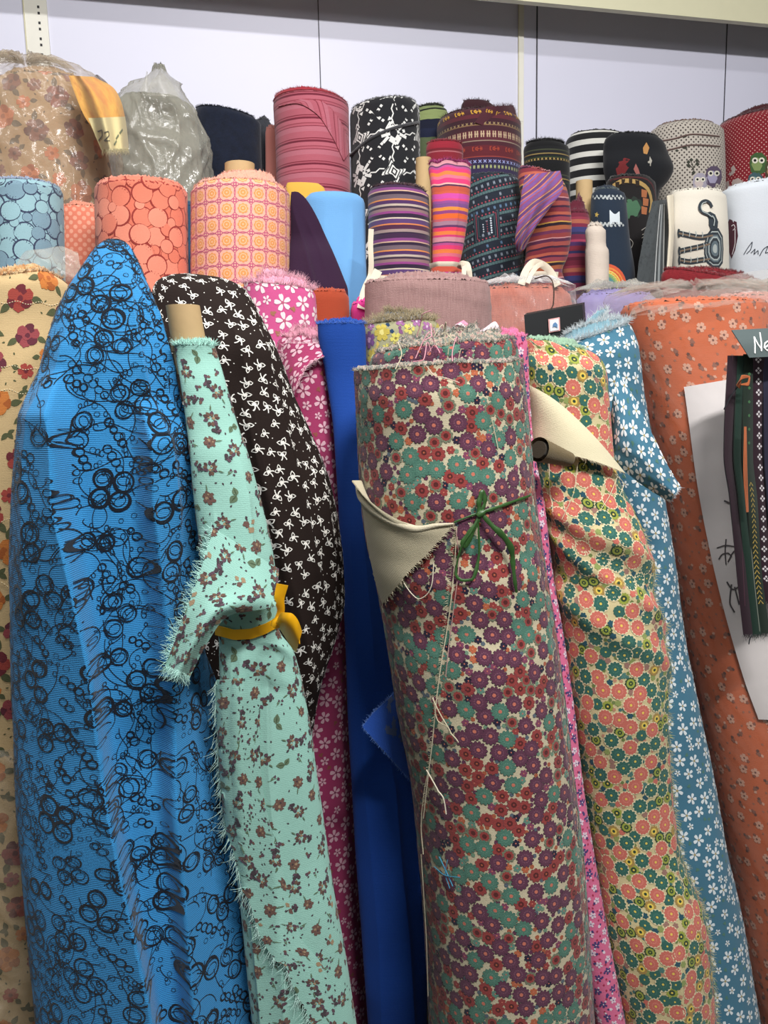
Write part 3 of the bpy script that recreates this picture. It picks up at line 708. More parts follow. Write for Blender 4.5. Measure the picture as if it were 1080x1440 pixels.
def pat_tiles(m, sf):    # ring lattice with orange rosettes
    c = .0285; pk, orr, pnk, wh = M('#c0607c'), M('#e39a5c'), M('#f0a898'), M('#efc4a4')
    a = np.linspace(0, 2*PI, 22)
    ring = line(np.stack([np.cos(a), np.sin(a)], -1) * c * .545, .0014)
    mo = [(pk, ring), (orr, scallop(c * .34, 8, .2)), (wh, line(disc(c * .2, 14), .0010, True)), (wh, disc(c * .05, 6))]
    u, v = lattice(sf, c, c); stamp(m, sf, mo, u, v, 0, 1, 0, jit=.0001)
    stamp(m, sf, [(pk, scallop(c * .15, 4, .5, 5)), (wh, disc(c * .05, 6))], u + c / 2, np.minimum(v + c / 2, sf.L[-1]), PI / 4, 1, 0, jit=.0001)
def pat_aztec(m, sf):
    w = M('#dcdcd8'); c = .088; L = lambda p, wd=.0062, cl=False: (w, line(np.array(p) * c, wd * 1.15, cl))
    mo = []
    for r in (.16, .28, .40): mo.append(L([(0, r), (r * .8, 0), (0, -r), (-r * .8, 0)], .0048, True))
    mo.append((w, np.array([(0, .07), (.05, 0), (0, -.07), (-.05, 0)]) * c))
    mo2 = []
    for s in (1, -1):
        mo2 += [L([(.0, .30 * s), (.16, .14 * s)]), L([(0, .30 * s), (-.16, .14 * s)]), L([(0, .2 * s), (.12, .08 * s)]), L([(0, .2 * s), (-.12, .08 * s)]), (w, np.array([(.0, .46 * s), (.07, .36 * s), (-.07, .36 * s)]) * c)]
        mo2 += [L([(.1 * s, 0), (.34 * s, 0)]), L([(.16 * s, .06), (.34 * s, .18)]), L([(.16 * s, -.06), (.34 * s, -.18)])]
    mo3 = [L([(-.14, -.14), (.14, .14)], .006), L([(-.14, .14), (.14, -.14)], .006)] + [(w, mv(disc(.05 * c, 4), x * .2 * c, y * .2 * c)) for x in (-1, 1) for y in (-1, 1)]
    u, v = lattice(sf, c, c * 1.02); k = (np.round(u / c) + np.round(v / (c * 1.02))) % 2 == 0
    stamp(m, sf, mo, u[k], v[k], .25); stamp(m, sf, mo2, u[~k], v[~k], .25); stamp(m, sf, mo3, u + c / 2, np.minimum(v + c / 2, sf.L[-1] - .001), .1)
    a = line(np.array([(-.5, 0), (-.25, .1), (0, 0), (.25, .1), (.5, 0)]) * c * .5, .003)
    stamp(m, sf, [(w, a)], u + c / 2, v, 0.3); stamp(m, sf, [(w, a)], u, np.minimum(v + c / 2, sf.L[-1] - .001), PI / 2)
def bands(rows_):
    """rows_: (v centre, motif, spacing, rot) stamped around the roll; repeated with a period"""
    def f(m, sf):
        for v0, mo, sp, rot in rows_:
            n = int(1.9 * sf.R.max() / sp); u = np.arange(-n, n + 1) * sp
            vv = np.full(len(u), v0); ok = sf.vis(u, vv) & (v0 < sf.L[-1]); stamp(m, sf, mo, u[ok], vv[ok], rot)
    return f
def glyph_bone(c, s=.010):   # woven figure: two facing hooks and a bar
    w = M(c); k = s
    return [(w, line(np.array([(-.9, .5), (-1.3, .5), (-1.3, -.5), (-.9, -.5)]) * k, k * .3)), (w, line(np.array([(.2, .5), (-.5, .2), (-.5, -.2), (.2, -.5)]) * k, k * .3)),
            (w, line(np.array([(-.2, 0), (.6, 0)]) * k, k * .3)), (w, mv(disc(k * .34, 4), 1.0 * k, 0)), (w, line(np.array([(1.0, -.6), (1.0, .6)]) * k, k * .22)), (w, line(np.array([(1.35, -.4), (1.35, .4)]) * k, k * .2))]
def glyph_bars(c, s=.006):
    w = M(c); return [(w, np.array([(-.5, -.9), (-.15, -.9), (-.15, .9), (-.5, .9)]) * s), (w, np.array([(.15, -.9), (.5, -.9), (.5, .9), (.15, .9)]) * s), (w, np.array([(-.6, -.15), (.6, -.15), (.6, .15), (-.6, .15)]) * s)]
def glyph_x(c, s=.004):
    w = M(c); return [(w, line(np.array([(-1, -1), (1, 1)]) * s, s * .6)), (w, line(np.array([(-1, 1), (1, -1)]) * s, s * .6))]
def glyph_sq(c, s=.0022): return [(M(c), np.array([(-1, -1), (1, -1), (1, 1), (-1, 1)]) * s)]
# ================================================================== FRONT ROW
G_FRONT = None
# --- bright blue cloth draped over a hidden roll
BLUE = M('#3389c4', weave=1.0, bump=.45, sheen=.15)
blue_rows = [(337,150,168,1.020),(341,143,178,1.010),(350,132,186,1.000),(372,116,197,0.990),(400,98,208,0.980),(450,76,228,0.970),(520,56,248,0.960),(600,40,262,0.960),(700,28,272,0.960),(800,21,276,0.960),(900,21,282,0.960),(1000,23,300,0.960),(1100,27,316,0.950),(1200,35,328,0.940),(1300,45,342,0.930),(1440,60,360,0.920)]
blue = roll('bright blue cloth printed with black scribbled circles, draped to a peak at far left', blue_rows, BLUE, topcap=False, fringe=0, cat='draped cloth', name='draped_cloth', part='cloth_drape',
    fy=.55, nu=300, step=.0045, wr=.0022, wf=(38, 5), seed=2, pattern=pat_scribble,
    folds=[([(520,96),(600,106),(700,108),(800,124),(900,140),(1000,152),(1100,166),(1200,184),(1300,204),(1440,228)], .040, .06, .003),
           ([(560,196),(700,200),(850,214),(950,224),(1100,230),(1200,240),(1350,253),(1440,261)], .034, .003, .05),
           ([(372,176),(430,200),(500,220),(620,241),(740,256),(860,262)], .009, .016, .003),
           ([(360,168),(430,184),(520,200),(640,222),(760,236)], .007, .012, .004),
           ([(380,190),(440,217),(520,238),(640,256),(800,270)], .008, .006, .003),
           ([(930,292),(1100,303),(1200,310),(1300,318),(1440,336)], .010, .014, .003),
           ([(430,110),(520,88),(640,70),(760,66),(880,62)], .006, .02, .02)])
# --- brown cloth with white bows
BROWN = M('#231814', sheen=.0)
brown_rows = [(386,246,284,1.16),(388,236,300,1.15),(394,222,322,1.14),(408,214,345,1.13),(440,212,364,1.12),(500,214,392,1.10),(560,216,414,1.10),(620,220,440,1.10),(680,224,463,1.10),(740,228,476,1.10),(800,236,483,1.10),(850,242,484,1.10),(900,248,474,1.10),(950,255,458,1.10),(1000,262,446,1.11),(1060,270,436,1.12),(1150,280,420,1.13),(1440,300,420,1.15)]
brown = roll('dark brown cloth printed with small white bows, draped behind the mint roll', brown_rows, BROWN, topcap=False, fringe=0, cat='draped cloth', name='draped_cloth', part='cloth_drape',
    fy=.42, nu=220, step=.006, wr=.002, wf=(45, 6), seed=4, pattern=pat_bows,
    folds=[([(420,300),(480,330),(560,346),(680,366),(800,394),(900,420),(1000,436)], .010, .012, .018),
           ([(400,330),(480,360),(600,392),(720,420),(860,448)], .008, .02, .006),
           ([(540,330),(640,352),(760,380),(880,404)], .007, .006, .012),
           ([(620,440),(700,452),(800,462),(880,462)], .006, .018, .006)])
# --- mint roll with cardboard core and yellow ribbon
MINT = M('#96c6b8', sheen=.15)
mint_rows = [(486,245,302,.93),(492,246,304,.93),(540,254,318,.92),(600,262,336,.91),(640,267,350,.90),(700,272,366,.895),(750,278,379,.89),(800,284,388,.885),(850,296,391,.885),(885,308,392,.885),(893,309,394,.885),(920,309,413,.885),(1000,312,431,.88),(1100,318,446,.875),(1200,330,460,.87),(1300,342,476,.86),(1440,356,498,.85)]
mint = roll('mint green cloth roll with brown flowers and a bare cardboard core, tied with yellow ribbon', mint_rows, MINT, nu=200, step=.005, fy=.5, wr=.0016, wf=(60, 9), seed=5, pattern=lambda m, s: pat_mint(m, s),
    cap=dict(core=.7, rise=.004, layers=2), fringe=150, fl=.008, fringe_mat=M('#b9e6da'),
    folds=[([(640,334),(700,345),(780,352),(850,354),(884,350)], .006, .02, .008), ([(900,380),(960,372),(1060,374),(1200,385),(1440,400)], .006, .012, .004),
           ([(898,340),(940,336),(1000,334),(1100,338),(1250,352),(1440,372)], .005, .004, .016), ([(900,330),(930,326),(960,324)], .004, .008, .002), ([(893,365),(930,352),(960,348),(990,346)], .005, .003, .010),([(700,300),(800,312),(880,330)], .005, .01, .006)])
core_tube(mint, [(430,233,281),(470,239,288),(490,242,292)], .945)
G = free_px([(300,742,.865),(283,800,.85),(258,868,.838),(233,935,.835)], [(392,800,.86),(388,850,.835),(322,866,.822),(291,905,.824),(268,950,.83)], 40, 46, bulge=.012, fold=lambda S, T: .006 * np.sin(S * 9 + T * 3) * T)
sh = sheet(G, MINT, .0015, fringe_edges=('b', 'l'), fl=.011, fmat=M('#b9e6da'), nfr=260)
pat_mint(sh.m, sh, seed=33); sh.m.build('folded_flap', mint.root)
# frayed diagonal selvedge lower down
G = patch_px(mint, [(312,955),(312,1050),(316,1120),(335,1200),(352,1262),(372,1320),(395,1352),(412,1385),(432,1425),(445,1470)], [(366,950),(366,1050),(372,1120),(392,1200),(406,1262),(425,1320),(450,1352),(464,1385),(470,1425),(476,1470)], .006, .0022, .001, 16, 90)
sh = sheet(G, MINT, .001, fringe_edges=(), nfr=0); pat_mint(sh.m, sh, seed=34)
E = G[:, 0]; n = 420; k = rng.integers(0, len(E) - 1, n); f = rng.uniform(0, 1, (n, 1)); p = E[k] * (1 - f) + E[k + 1] * f
threads(sh.m, p, np.array([-.5, -.12, -1.0]) + rng.normal(0, .25, (n, 3)), rng.uniform(.004, .017, n), M('#c4e8dd'), seed=6)
sh.m.build('frayed_edge', mint.root)
YEL = mat_plain('yellow_satin_ribbon', '#f0b015', .35, .05, .05)
rib = thing('ribbon', 'shiny yellow ribbon tied round the waist of the mint green roll', 'ribbon', at(350, 890, .82))
def flat_ribbon(pts, w, mat, parent, name, thick=.0006, n=40, twist=None):
    p = smooth_path(pts, n); P = at(p[:, 0], p[:, 1], p[:, 2]); wv = smooth_path([(a, 0, 0) for a in (w if hasattr(w, '__len__') else [w, w])], n)[:, 0] if hasattr(w, '__len__') else np.full(n, w)
    t = np.gradient(P, axis=0); t /= np.linalg.norm(t, axis=1, keepdims=True); v = np.array([0, 0, CAMZ]) - P; v /= np.linalg.norm(v, axis=1, keepdims=True)
    s = np.cross(t, v); s /= np.linalg.norm(s, axis=1, keepdims=True)
    if twist is not None:
        tw = np.interp(np.linspace(0, 1, n), np.linspace(0, 1, len(twist)), twist)[:, None]; s = s * np.cos(tw) + v * np.sin(tw)
    S = np.linspace(-.5, .5, 7)[None, :, None]; G = P[:, None] + s[:, None] * S * wv[:, None, None] + v[:, None] * (.0008 * np.cos(S * PI))
    sh = sheet(G, mat, thick); sh.m.build(name, parent); return sh
u_, v_ = mint.hit(np.linspace(306, 391, 24), np.interp(np.linspace(306, 391, 24), [306, 330, 352, 372, 391], [884, 891, 890, 883, 872]))
PB = mint.map(u_, v_, .0035); n_ = mint.N[0, 0] * 0 + np.array([0, 0, 1.]); hw_ = .0058
G = np.stack([PB + n_ * hw_ * a for a in np.linspace(1, -1, 6)], 0); sh = sheet(G, YEL, .0008); sh.m.build('band', rib)
flat_ribbon([(389,874,.842),(395,858,.838),(393,842,.835),(397,822,.833)], [.007, .009, .013], YEL, rib, 'tail', twist=[.2, .5, .1, .3])
G = free_px([(388,874,.838),(397,861,.812),(409,862,.802),(419,872,.804),(425,888,.812)], [(390,879,.840),(395,887,.830),(402,898,.826),(409,909,.826),(416,918,.83)], 16, 30, bulge=.010)
sheet(G, YEL, .0008).m.build('loop', rib)
G = free_px([(388,876,.842),(398,868,.838),(412,868,.838),(421,880,.838)], [(392,880,.846),(402,884,.846),(414,892,.846),(422,906,.846)], 12, 22, bulge=-.006)
sheet(G, YEL, .0008).m.build('loop', rib)
m = Mesh(); tube(m, at([385, 389, 394], [882, 876, 871], .838), [.004, .0062, .0045], YEL, 10); m.build('knot', rib)
# --- pink-maroon blossoms roll (front) and its brighter neighbour behind
PINK1 = M('#a83a66', sheen=.2)
pblos = pat_blossom('#e8b9c6', '#8c3b58', '#94544a', .0118, .0072, 41)
pink1_rows = [(478,398,468,1.27),(482,392,468,1.27),(500,388,470,1.27),(560,384,477,1.27),(640,384,481,1.27),(740,384,484,1.26),(900,384,488,1.26),(1000,386,491,1.26),(1100,390,496,1.25),(1200,396,501,1.24),(1300,404,507,1.23),(1440,420,518,1.22)]
pink1 = roll('magenta roll with pale five-petal blossoms and frayed curled top, between brown and royal blue cloth', pink1_rows, PINK1, edge=M('#c98a9c'), pattern=pblos, fy=.85, nu=110, wr=.0015, seed=8,
    cap=dict(rise=.014, layers=3), fringe=260, fl=.010, fringe_mat=M('#e7a9bb'), tilt=-.15, topw=.004)
G = patch_px(pink1, [(402,484),(399,508),(404,540),(414,570)], [(462,488),(452,500),(432,516),(420,548)], .004, .018, .004, 16, 24)
sh = sheet(G, PINK1, .0015, fringe_edges=('l', 't', 'r'), fl=.009, fmat=M('#f0c6d2'), nfr=120); pblos(sh.m, sh); sh.m.build('folded_corner', pink1.root)
pink2 = roll('bright pink roll with large white blossoms and shaggy top, behind the brown cloth', [(404,343,440,1.410),(410,342,443,1.410),(440,342,445,1.410),(560,342,446,1.410),(900,350,450,1.380),(1440,370,470,1.340)], M('#d45a92', sheen=.2),
    edge=M('#e6a0b6'), pattern=pat_blossom('#f6e3e6', '#c2607e', '#a8745a', .0150, .009, 43), fy=.6, nu=90, seed=9, cap=dict(rise=.018, layers=4), fringe=420, fl=.014, fringe_mat=M('#f1bccb'), tilt=-.1)
# --- royal blue
ROYAL = M('#1b489e', weave=.7, sheen=.05)
royal_rows = [(456,446,511,1.22),(462,446,513,1.22),(520,456,515,1.22),(600,468,522,1.21),(700,475,532,1.20),(800,481,546,1.19),(900,487,556,1.18),(980,489,566,1.17),(1040,492,582,1.16),(1100,496,590,1.15),(1150,499,597,1.14),(1250,506,606,1.12),(1330,512,609,1.11),(1400,517,602,1.10),(1440,520,600,1.10)]
royal = roll('plain royal blue cloth hanging in long folds beside the large floral roll', royal_rows, ROYAL, fy=.5, nu=160, step=.006, wr=.0018, wf=(55, 5), seed=10, cap=dict(rise=.005, layers=3), fringe=200, fl=.006, fringe_mat=M('#4a78cf'), cat='cloth roll',
    folds=[([(640,500),(760,508),(900,520),(960,524)], .006, .012, .01), ([(1040,540),(1100,548),(1200,556),(1300,566),(1440,574)], .010, .028, .006), ([(1120,582),(1200,585),(1280,584)], .007, .004, .010), ([(700,490),(900,500),(1100,512),(1300,530),(1440,536)], .005, .02, .02)])
G = free_px([(566,960,1.075),(545,984,1.05),(524,1004,1.035),(510,1022,1.03)], [(568,980,1.08),(574,1010,1.07),(582,1056,1.065),(590,1112,1.06)], 26, 30, bulge=.006)
G2 = G.copy(); sh = sheet(G, M('#2a5cc0', weave=1.6), .0015, fringe_edges=('b', 'l'), fl=.004, fmat=M('#5d86d2'), nfr=160)
for k in range(14): stamp(sh.m, sh, [(M('#5a6c96'), blob(.006, k, 14, .5))], np.array([rng.uniform(-.3, .3) * sh.R[20]]), np.array([rng.uniform(.02, .07)]))
sh.m.build('turned_edge', royal.root)
# --- large central ditsy roll
CREAMC = M('#c4b99c')
cen_rows = [(516,500,726,1.03),(522,500,727,1.03),(560,502,731,1.02),(600,504,735,1.02),(700,510,743,1.01),(760,518,751,1.01),(800,528,757,1.00),(850,538,765,1.00),(900,547,772,.99),(1000,563,785,.98),(1100,583,797,.97),(1200,593,808,.96),(1300,602,815,.95),(1440,610,822,.94)]
EDGEM = mat_fuzz('frayed_multicolour_ends', ['#4a3238', '#a08478', '#3f5f58', '#c0ac98', '#83485a', '#5a4a4a'], 200)
central = roll('largest roll in the middle, cream cloth packed with plum, teal and red round flowers', cen_rows, CREAMC, edge=EDGEM, pattern=pat_ditsy, fy=.95, nu=260, step=.006, wr=.0012, wf=(22, 5), seed=12,
    cap=dict(rise=.010, layers=3, ridge_=.004, core=.5, jit=.0012), fringe=700, fl=.005, fringe_mat=EDGEM, tilt=.03, topw=.004,
    folds=[([(620,690),(760,716),(900,738),(1100,764),(1440,792)], .002, .02, .004), ([(840,632),(920,620),(1000,607),(1150,598)], .0018, .003, .02)])
inn = loft([(488,530,716,1.03),(494,524,720,1.03),(534,518,724,1.03)], at(610, 530, 1.03)[2], fy=.92, nu=200, step=.004, wr=.0015, wf=(24, 8), seed=77, tilt=.07, topw=.004)
m = Mesh(); m.grid(inn.P, CREAMC, inn.uv()); pat_ditsy(m, inn); m.build('inner_winding', central.root)
me_ = Mesh(); cp_ = cap_top(inn, rise=.016, core=.35, layers=4, ridge_=.004, seed=5); me_.grid(cp_, EDGEM)
for k in (0, 5, 9, 13): fringe_ring(me_, cp_[k], inn.C[0], 700 if k == 0 else 260, .007, EDGEM, seed=40 + k, out=.35)
me_.build('wound_end', central.root)
for k in range(16):
    m = Mesh(); a = rng.uniform(-1, 1.2); r0 = rng.uniform(.4, 1.0); c = central.C[0]; p0 = c + np.array([math.sin(a) * central.rad[0] * r0, -math.cos(a) * central.rad[0] * r0, .012 + .03 * (1 - r0)])
    if k > 8: p0 = c + np.array([-.012 + rng.normal(0, .022), -central.rad[0] * rng.uniform(.3, .9), .022 + rng.uniform(0, .02)])
    d = rng.normal(0, 1, 3) * .006; pts = [p0 + d * t + np.array([0, -.006 * t, .012 * math.sin(t * 1.7)]) + rng.normal(0, .003, 3) for t in range(4)]
    tube(m, smooth_path(pts, 12), .0006, M('#c9bda0') if k % 3 else M('#d99aa6'), 4, caps=False); m.build('loose_thread', central.root)
NATURAL = M('#b5ab90', bump=.5)
G = patch_px(central, [(511,678),(513,710),(517,745),(524,785),(531,815),(538,840),(541,849)], [(513,676),(528,697),(548,716),(572,731),(595,740),(618,738),(637,736)], .0035, .005, .006, 34, 50, lift=lambda S, T: .010 * np.exp(-((1 - S) * 0 + (S - 1) ** 2) * 30) * (1 - T) + .004 * np.exp(-((S - .9) / .12) ** 2) * (1 - T * .5))
sh = sheet(G, NATURAL, .0015, fringe_edges=('b',), fl=.006, fmat=M('#cfc5a8'), nfr=130); sh.m.build('turned_corner', central.root)
p = smooth_path([(510,676),(514,696),(528,712),(550,728),(570,737),(590,742),(616,737),(637,735)], 60); u_, v_ = central.hit(p[:, 0], p[:, 1]); m = Mesh()
tube(m, central.map(u_, v_, .0085), np.interp(np.linspace(0, 1, 60), [0, .3, .65, 1], [.002, .0045, .0048, .0012]), M('#c9bfa5', bump=.5), 10); m.build('rolled_hem', central.root)
# long loose threads along the selvedge
def thr(pts, off=.003, w=.0007, col='#cdc2a4', base=central):
    m = Mesh(); p = smooth_path(pts, 22); u, v = base.hit(p[:, 0], p[:, 1]); tube(m, base.map(u, v, off), w, M(col), 4, caps=False); m.build('loose_thread', base.root)
thr([(642,740),(640,780),(636,830),(630,880),(622,930),(616,975),(610,1040),(603,1100),(598,1150)]); thr([(641,745),(645,790),(640,840),(634,890),(628,950)], .004, .0006, '#b58e86')
thr([(612,978),(622,1000),(636,1024),(646,1040)], .008); thr([(612,978),(618,1010),(632,1020)], .006); thr([(606,1078),(618,1100),(628,1118),(632,1140)], .009, .0008, '#e2d9c2'); thr([(606,1078),(600,1110),(596,1160),(599,1200)], .004)
thr([(572,818),(582,832),(592,840),(604,832),(610,815),(611,790)], .006, .0006, '#e2d9c2'); thr([(600,515),(612,530),(625,533),(645,540)], .004, .0006, '#d9b9a8'); thr([(690,590),(694,610),(700,640)], .003, .0005)
thr([(596,1200),(600,1260),(604,1330),(606,1400)], .004, .0006)
thr([(622, 1202), (631, 1222), (640, 1243)], .006, .0007, '#3d8fb0'); thr([(633, 1206), (630, 1224), (636, 1246)], .006, .0006, '#3d8fb0'); thr([(616, 1216), (632, 1228), (650, 1230)], .007, .0006, '#2f7f9c')
u_, v_ = central.hit(np.linspace(641, 600, 150), np.interp(np.linspace(641, 600, 150), [600, 641], [1130, 745])); 
m = Mesh(); P0 = central.map(u_, v_, .0015); threads(m, P0, np.array([-1, -.2, .1]) + rng.normal(0, .3, (150, 3)), rng.uniform(.002, .006, 150), M('#cdc2a4'), seed=77)
m.build('frayed_selvedge', central.root)
# green raffia tie
GRN = mat_plain('green_plastic_string', '#35582a', .38, .25, .3, 90)
tie = thing('string_tie', 'green plastic string knotted round the large floral roll beside its beige turned corner', 'string', at(672, 722, .91))
def string(pts, w, mat=GRN, base=central, off=.004, name='string_end', flat=.35, offs=None):
    m = Mesh(); p = smooth_path(pts, 40); u, v = base.hit(p[:, 0], p[:, 1]); o = off if offs is None else np.interp(np.linspace(0, 1, 40), np.linspace(0, 1, len(offs)), offs)
    wr_ = np.interp(np.linspace(0, 1, 40), np.linspace(0, 1, len(w)), w) * (1 + .15 * np.sin(np.linspace(0, 30, 40)))
    tube(m, base.map(u, v, o), wr_ * .8, mat, 8, flat); m.build(name, tie)
string([(638,734),(655,727),(672,721),(700,712),(722,704),(742,697)], [.0014, .0016, .0026, .0022, .0018], name='band')
string([(671,722),(670,708),(675,692),(678,704),(673,720)], [.003, .0036, .0038, .003, .0024], off=.008, name='loop')
string([(672,722),(665,738),(655,752),(650,762),(652,766),(660,750),(671,726)], [.0026, .004, .0042, .004, .0032, .0022], off=.009, name='loop')
string([(671,724),(660,745),(648,765),(643,785),(641,808),(650,816),(662,815),(668,800),(671,770),(670,735)], [.0018, .0016, .0014, .0016, .0022, .0028, .0022, .0016, .0014], offs=[.009, .012, .010, .006, .008, .008, .006])
string([(674,722),(686,738),(700,754),(709,770),(714,795),(718,815),(722,832)], [.0028, .0042, .0048, .0040, .0030, .0022], offs=[.008, .014, .014, .010, .006])
m = Mesh(); u_, v_ = central.hit([668, 672, 677], [725, 721, 718]); tube(m, central.map(u_, v_, .009), [.003, .0046, .003], GRN, 8); m.build('knot', tie)
# --- pink ditsy roll behind
pinkd_rows = [(474,700,738,1.072),(480,703,741,1.072),(560,707,745,1.072),(640,714,752,1.067),(700,725,763,1.062),(800,737,775,1.057),(900,754,792,1.047),(1000,769,806,1.035),(1100,781,818,1.025),(1200,796,833,1.015),(1300,814,851,1.005),(1440,840,877,0.990)]
pinkd = roll('narrow pink roll with tiny navy and white flowers, right of the largest roll', pinkd_rows, M('#dd6f96', sheen=.15), pattern=pat_pinkditsy, fy=.8, nu=110, wr=.0015, seed=14, fringe=150, fl=.005, fringe_mat=M('#ef8db8'), cap=dict(rise=.008, layers=3))
# --- coral / teal floral loose roll
CORC = M('#cfc193')
cor_rows = [(486,734,822,1.112),(490,733,832,1.112),(500,734,843,1.112),(520,737,850,1.102),(560,741,854,1.102),(640,753,860,1.092),(680,758,868,1.082),(720,768,888,1.072),(760,778,904,1.062),(800,786,911,1.062),(850,790,920,1.052),(900,794,928,1.052),(1000,809,932,1.042),(1100,819,938,1.047),(1200,836,951,1.037),(1300,853,985,1.017),(1440,883,1000,0.997)]
coral = roll('loosely wrapped roll with coral, teal and lime round flowers and a cream folded corner', cor_rows, CORC, edge=M('#8fae94'), pattern=pat_coral, fy=.62, nu=220, step=.006, wr=.0022, wf=(30, 9), seed=16, cap=dict(rise=.008, layers=3), fringe=160, fl=.005, tilt=-.18, topw=.004,
    disp=lambda u, s, t: .006 * np.exp(-((s - .29 - .55 * u) / .018) ** 2) + .005 * np.exp(-((s - .36 - .7 * u) / .014) ** 2) + .006 * np.exp(-((s - .44 - .6 * u) / .020) ** 2) - .004 * np.exp(-((s - .33 - .6 * u) / .02) ** 2),
    folds=[([(900,928),(1000,922),(1100,924),(1200,930),(1300,940)], .003, .02, .004), ([(1260,905),(1340,925),(1440,940)], .006, .02, .02)])
E = coral.P; th_i = int(np.argmin(np.abs(coral.t - 1.35)))
m = Mesh(); jj = np.where((coral.yg > 745) & (coral.yg < 1500))[0]; n = 900; k = rng.choice(jj, n); f = rng.uniform(0, 1, (n, 1)); p = E[k, th_i] * (1 - f) + E[np.minimum(k + 1, len(E) - 1), th_i] * f
threads(m, p, np.array([1, -.5, -.12]) + rng.normal(0, .3, (n, 3)), rng.uniform(.003, .011, n), M('#d6cf9c'), seed=9); m.build('frayed_selvedge', coral.root)
CRM = M('#d9cfae', bump=.5)
G = patch_px(coral, [(738,532),(744,560),(748,590),(745,612),(744,621)], [(739,533),(775,558),(806,588),(842,630),(868,668)], .008, .012, .012, 34, 44)
sh = sheet(G, CRM, .0015, fringe_edges=('b',), fl=.006, fmat=M('#d9d0b0'), nfr=130); sh.m.build('folded_corner', coral.root)
m = Mesh(); p = smooth_path([(742,630),(752,634),(766,634),(782,630),(800,640)], 24); u_, v_ = coral.hit(p[:, 0], p[:, 1])
Pp = coral.map(u_, v_, .012); a = np.linspace(0, 2 * PI, 24); rr = .015
Pc = at(np.linspace(757, 800, 24), np.linspace(632, 646, 24), np.linspace(.985, 1.02, 24)); rad_ = np.linspace(.0165, .010, 24)
tube(m, Pc, rad_, M('#6d5c3a', bump=.6), 22, caps=False); tube(m, Pc, rad_ * .7, M('#3a3022'), 22)
m.build('curled_end', coral.root)
for q in ([(772,636),(775,660),(776,690),(780,720)], [(810,652),(806,690),(792,730)], [(862,672),(852,700),(840,720)], [(858,668),(870,684),(866,700)]):
    m = Mesh(); q = smooth_path(q, 14); u, v = coral.hit(q[:, 0], q[:, 1]); tube(m, coral.map(u, v, .008), .0005, M('#dcd2b0'), 4, caps=False); m.build('loose_thread', coral.root)
# --- light blue blossom roll
LB = M('#44758c', sheen=.15)
lb_rows = [(470,784,878,1.23),(474,779,882,1.23),(500,776,893,1.22),(560,780,902,1.22),(620,786,913,1.21),(700,800,928,1.20),(800,820,945,1.18),(900,832,957,1.17),(1000,846,977,1.15),(1100,862,997,1.14),(1200,880,1015,1.12),(1300,898,1035,1.11),(1440,920,1058,1.09)]
lbp = pat_blossom('#dfe7ea', '#a79a6c', '#4f7a6c', .0108, .0068, 47, 1.0)
lightb = roll('dusty blue roll with white five-petal blossoms and white shaggy top, its corner pulled out', lb_rows, LB, edge=M('#7fa3b0'), pattern=lbp, fy=.7, nu=130, wr=.002, wf=(30, 9), seed=18, cap=dict(rise=.018, layers=4), fringe=900, fl=.012, fringe_mat=M('#d5dde0'), tilt=.32)
G = free_px([(868,520,1.10),(892,560,1.08),(918,612,1.06),(941,658,1.05),(957,684,1.05)], [(856,600,1.11),(862,642,1.08),(885,668,1.065),(915,690,1.055),(942,706,1.05)], 30, 40, bulge=.018, wr=.002)
sh = sheet(G, LB, .0015, fringe_edges=('b',), fl=.004, fmat=M('#dfe7ea'), nfr=60); lbp(sh.m, sh); sh.m.build('pulled_corner', lightb.root)
# --- navy floral sliver
def pat_navy(m, sf):
    sc_ = scatter(sf, [('a', .007, 200), ('b', .004, 300)], seed=3, tries=2500)
    put(m, sf, petals(5, .0005, .006, .002, M('#6d6fc0')) + [(M('#c9c1d8'), disc(.0013, 6))], sc_['a']); put(m, sf, [(M('#4a6b52'), leafp(.005, .0016))], sc_['b'])
roll('dark navy roll with small violet flowers, just behind the pink ditsy roll', [(478,698,744,1.335),(484,694,748,1.335),(560,694,750,1.335),(900,712,770,1.31),(1440,750,810,1.25)], M('#2c2a58'), pattern=pat_navy, fy=.5, nu=60, seed=19, fringe=120, fl=.006, cap=dict(layers=3))
# --- purple and yellow floral roll behind centre
def pat_garden(m, sf):
    sc_ = scatter(sf, [('a', .014, 200), ('b', .009, 300), ('c', .0055, 500), ('d', .003, 500)], seed=23, tries=4000, overlap=.9)
    for c1, c2, q in zip(('#7a4f86', '#9a5f92', '#c9b653'), ('#c79ac0', '#5a3466', '#e8dd8a'), split(sc_['a'], 3)): put(m, sf, petals(6, .001, .014, .0045, M(c1)) + [(M(c2), blob(.0045, 3))], q, lev=1)
    for c1, c2, q in zip(('#d9cf6a', '#a06a9a', '#4a5aa0'), ('#8a7a3a', '#e0c8dc', '#c8cfe8'), split(sc_['b'], 3)): put(m, sf, petals(5, .0005, .009, .003, M(c1)) + [(M(c2), disc(.0022, 7))], q, lev=1)
    for c1, q in zip(('#39507a', '#5d7a5a', '#8a5a86', '#d0b860'), split(sc_['c'], 4)): put(m, sf, [(M(c1), leafp(.009, .003)), (M(c1), leafp(.007, .0025, a=2))], q)
    for c1, q in zip(('#2c4668', '#a8a070'), split(sc_['d'], 2)): put(m, sf, [(M(c1), blob(.003, 4))], q)
roll('roll with purple and yellow garden flowers and a straggly frayed top, behind the largest roll', [(454,516,610,1.24),(458,512,616,1.24),(520,512,620,1.24),(900,540,650,1.22),(1440,560,670,1.18)], M('#a8a684'), edge=mat_fuzz('mixed_frayed_ends', ['#7a6a6a', '#a89a78', '#4f6a8a', '#c9a0a8'], 300), pattern=pat_garden, fy=.7, nu=90, seed=24, cap=dict(rise=.014, layers=4), fringe=700, fl=.012, fringe_mat=M('#b5a685'), tilt=.05)
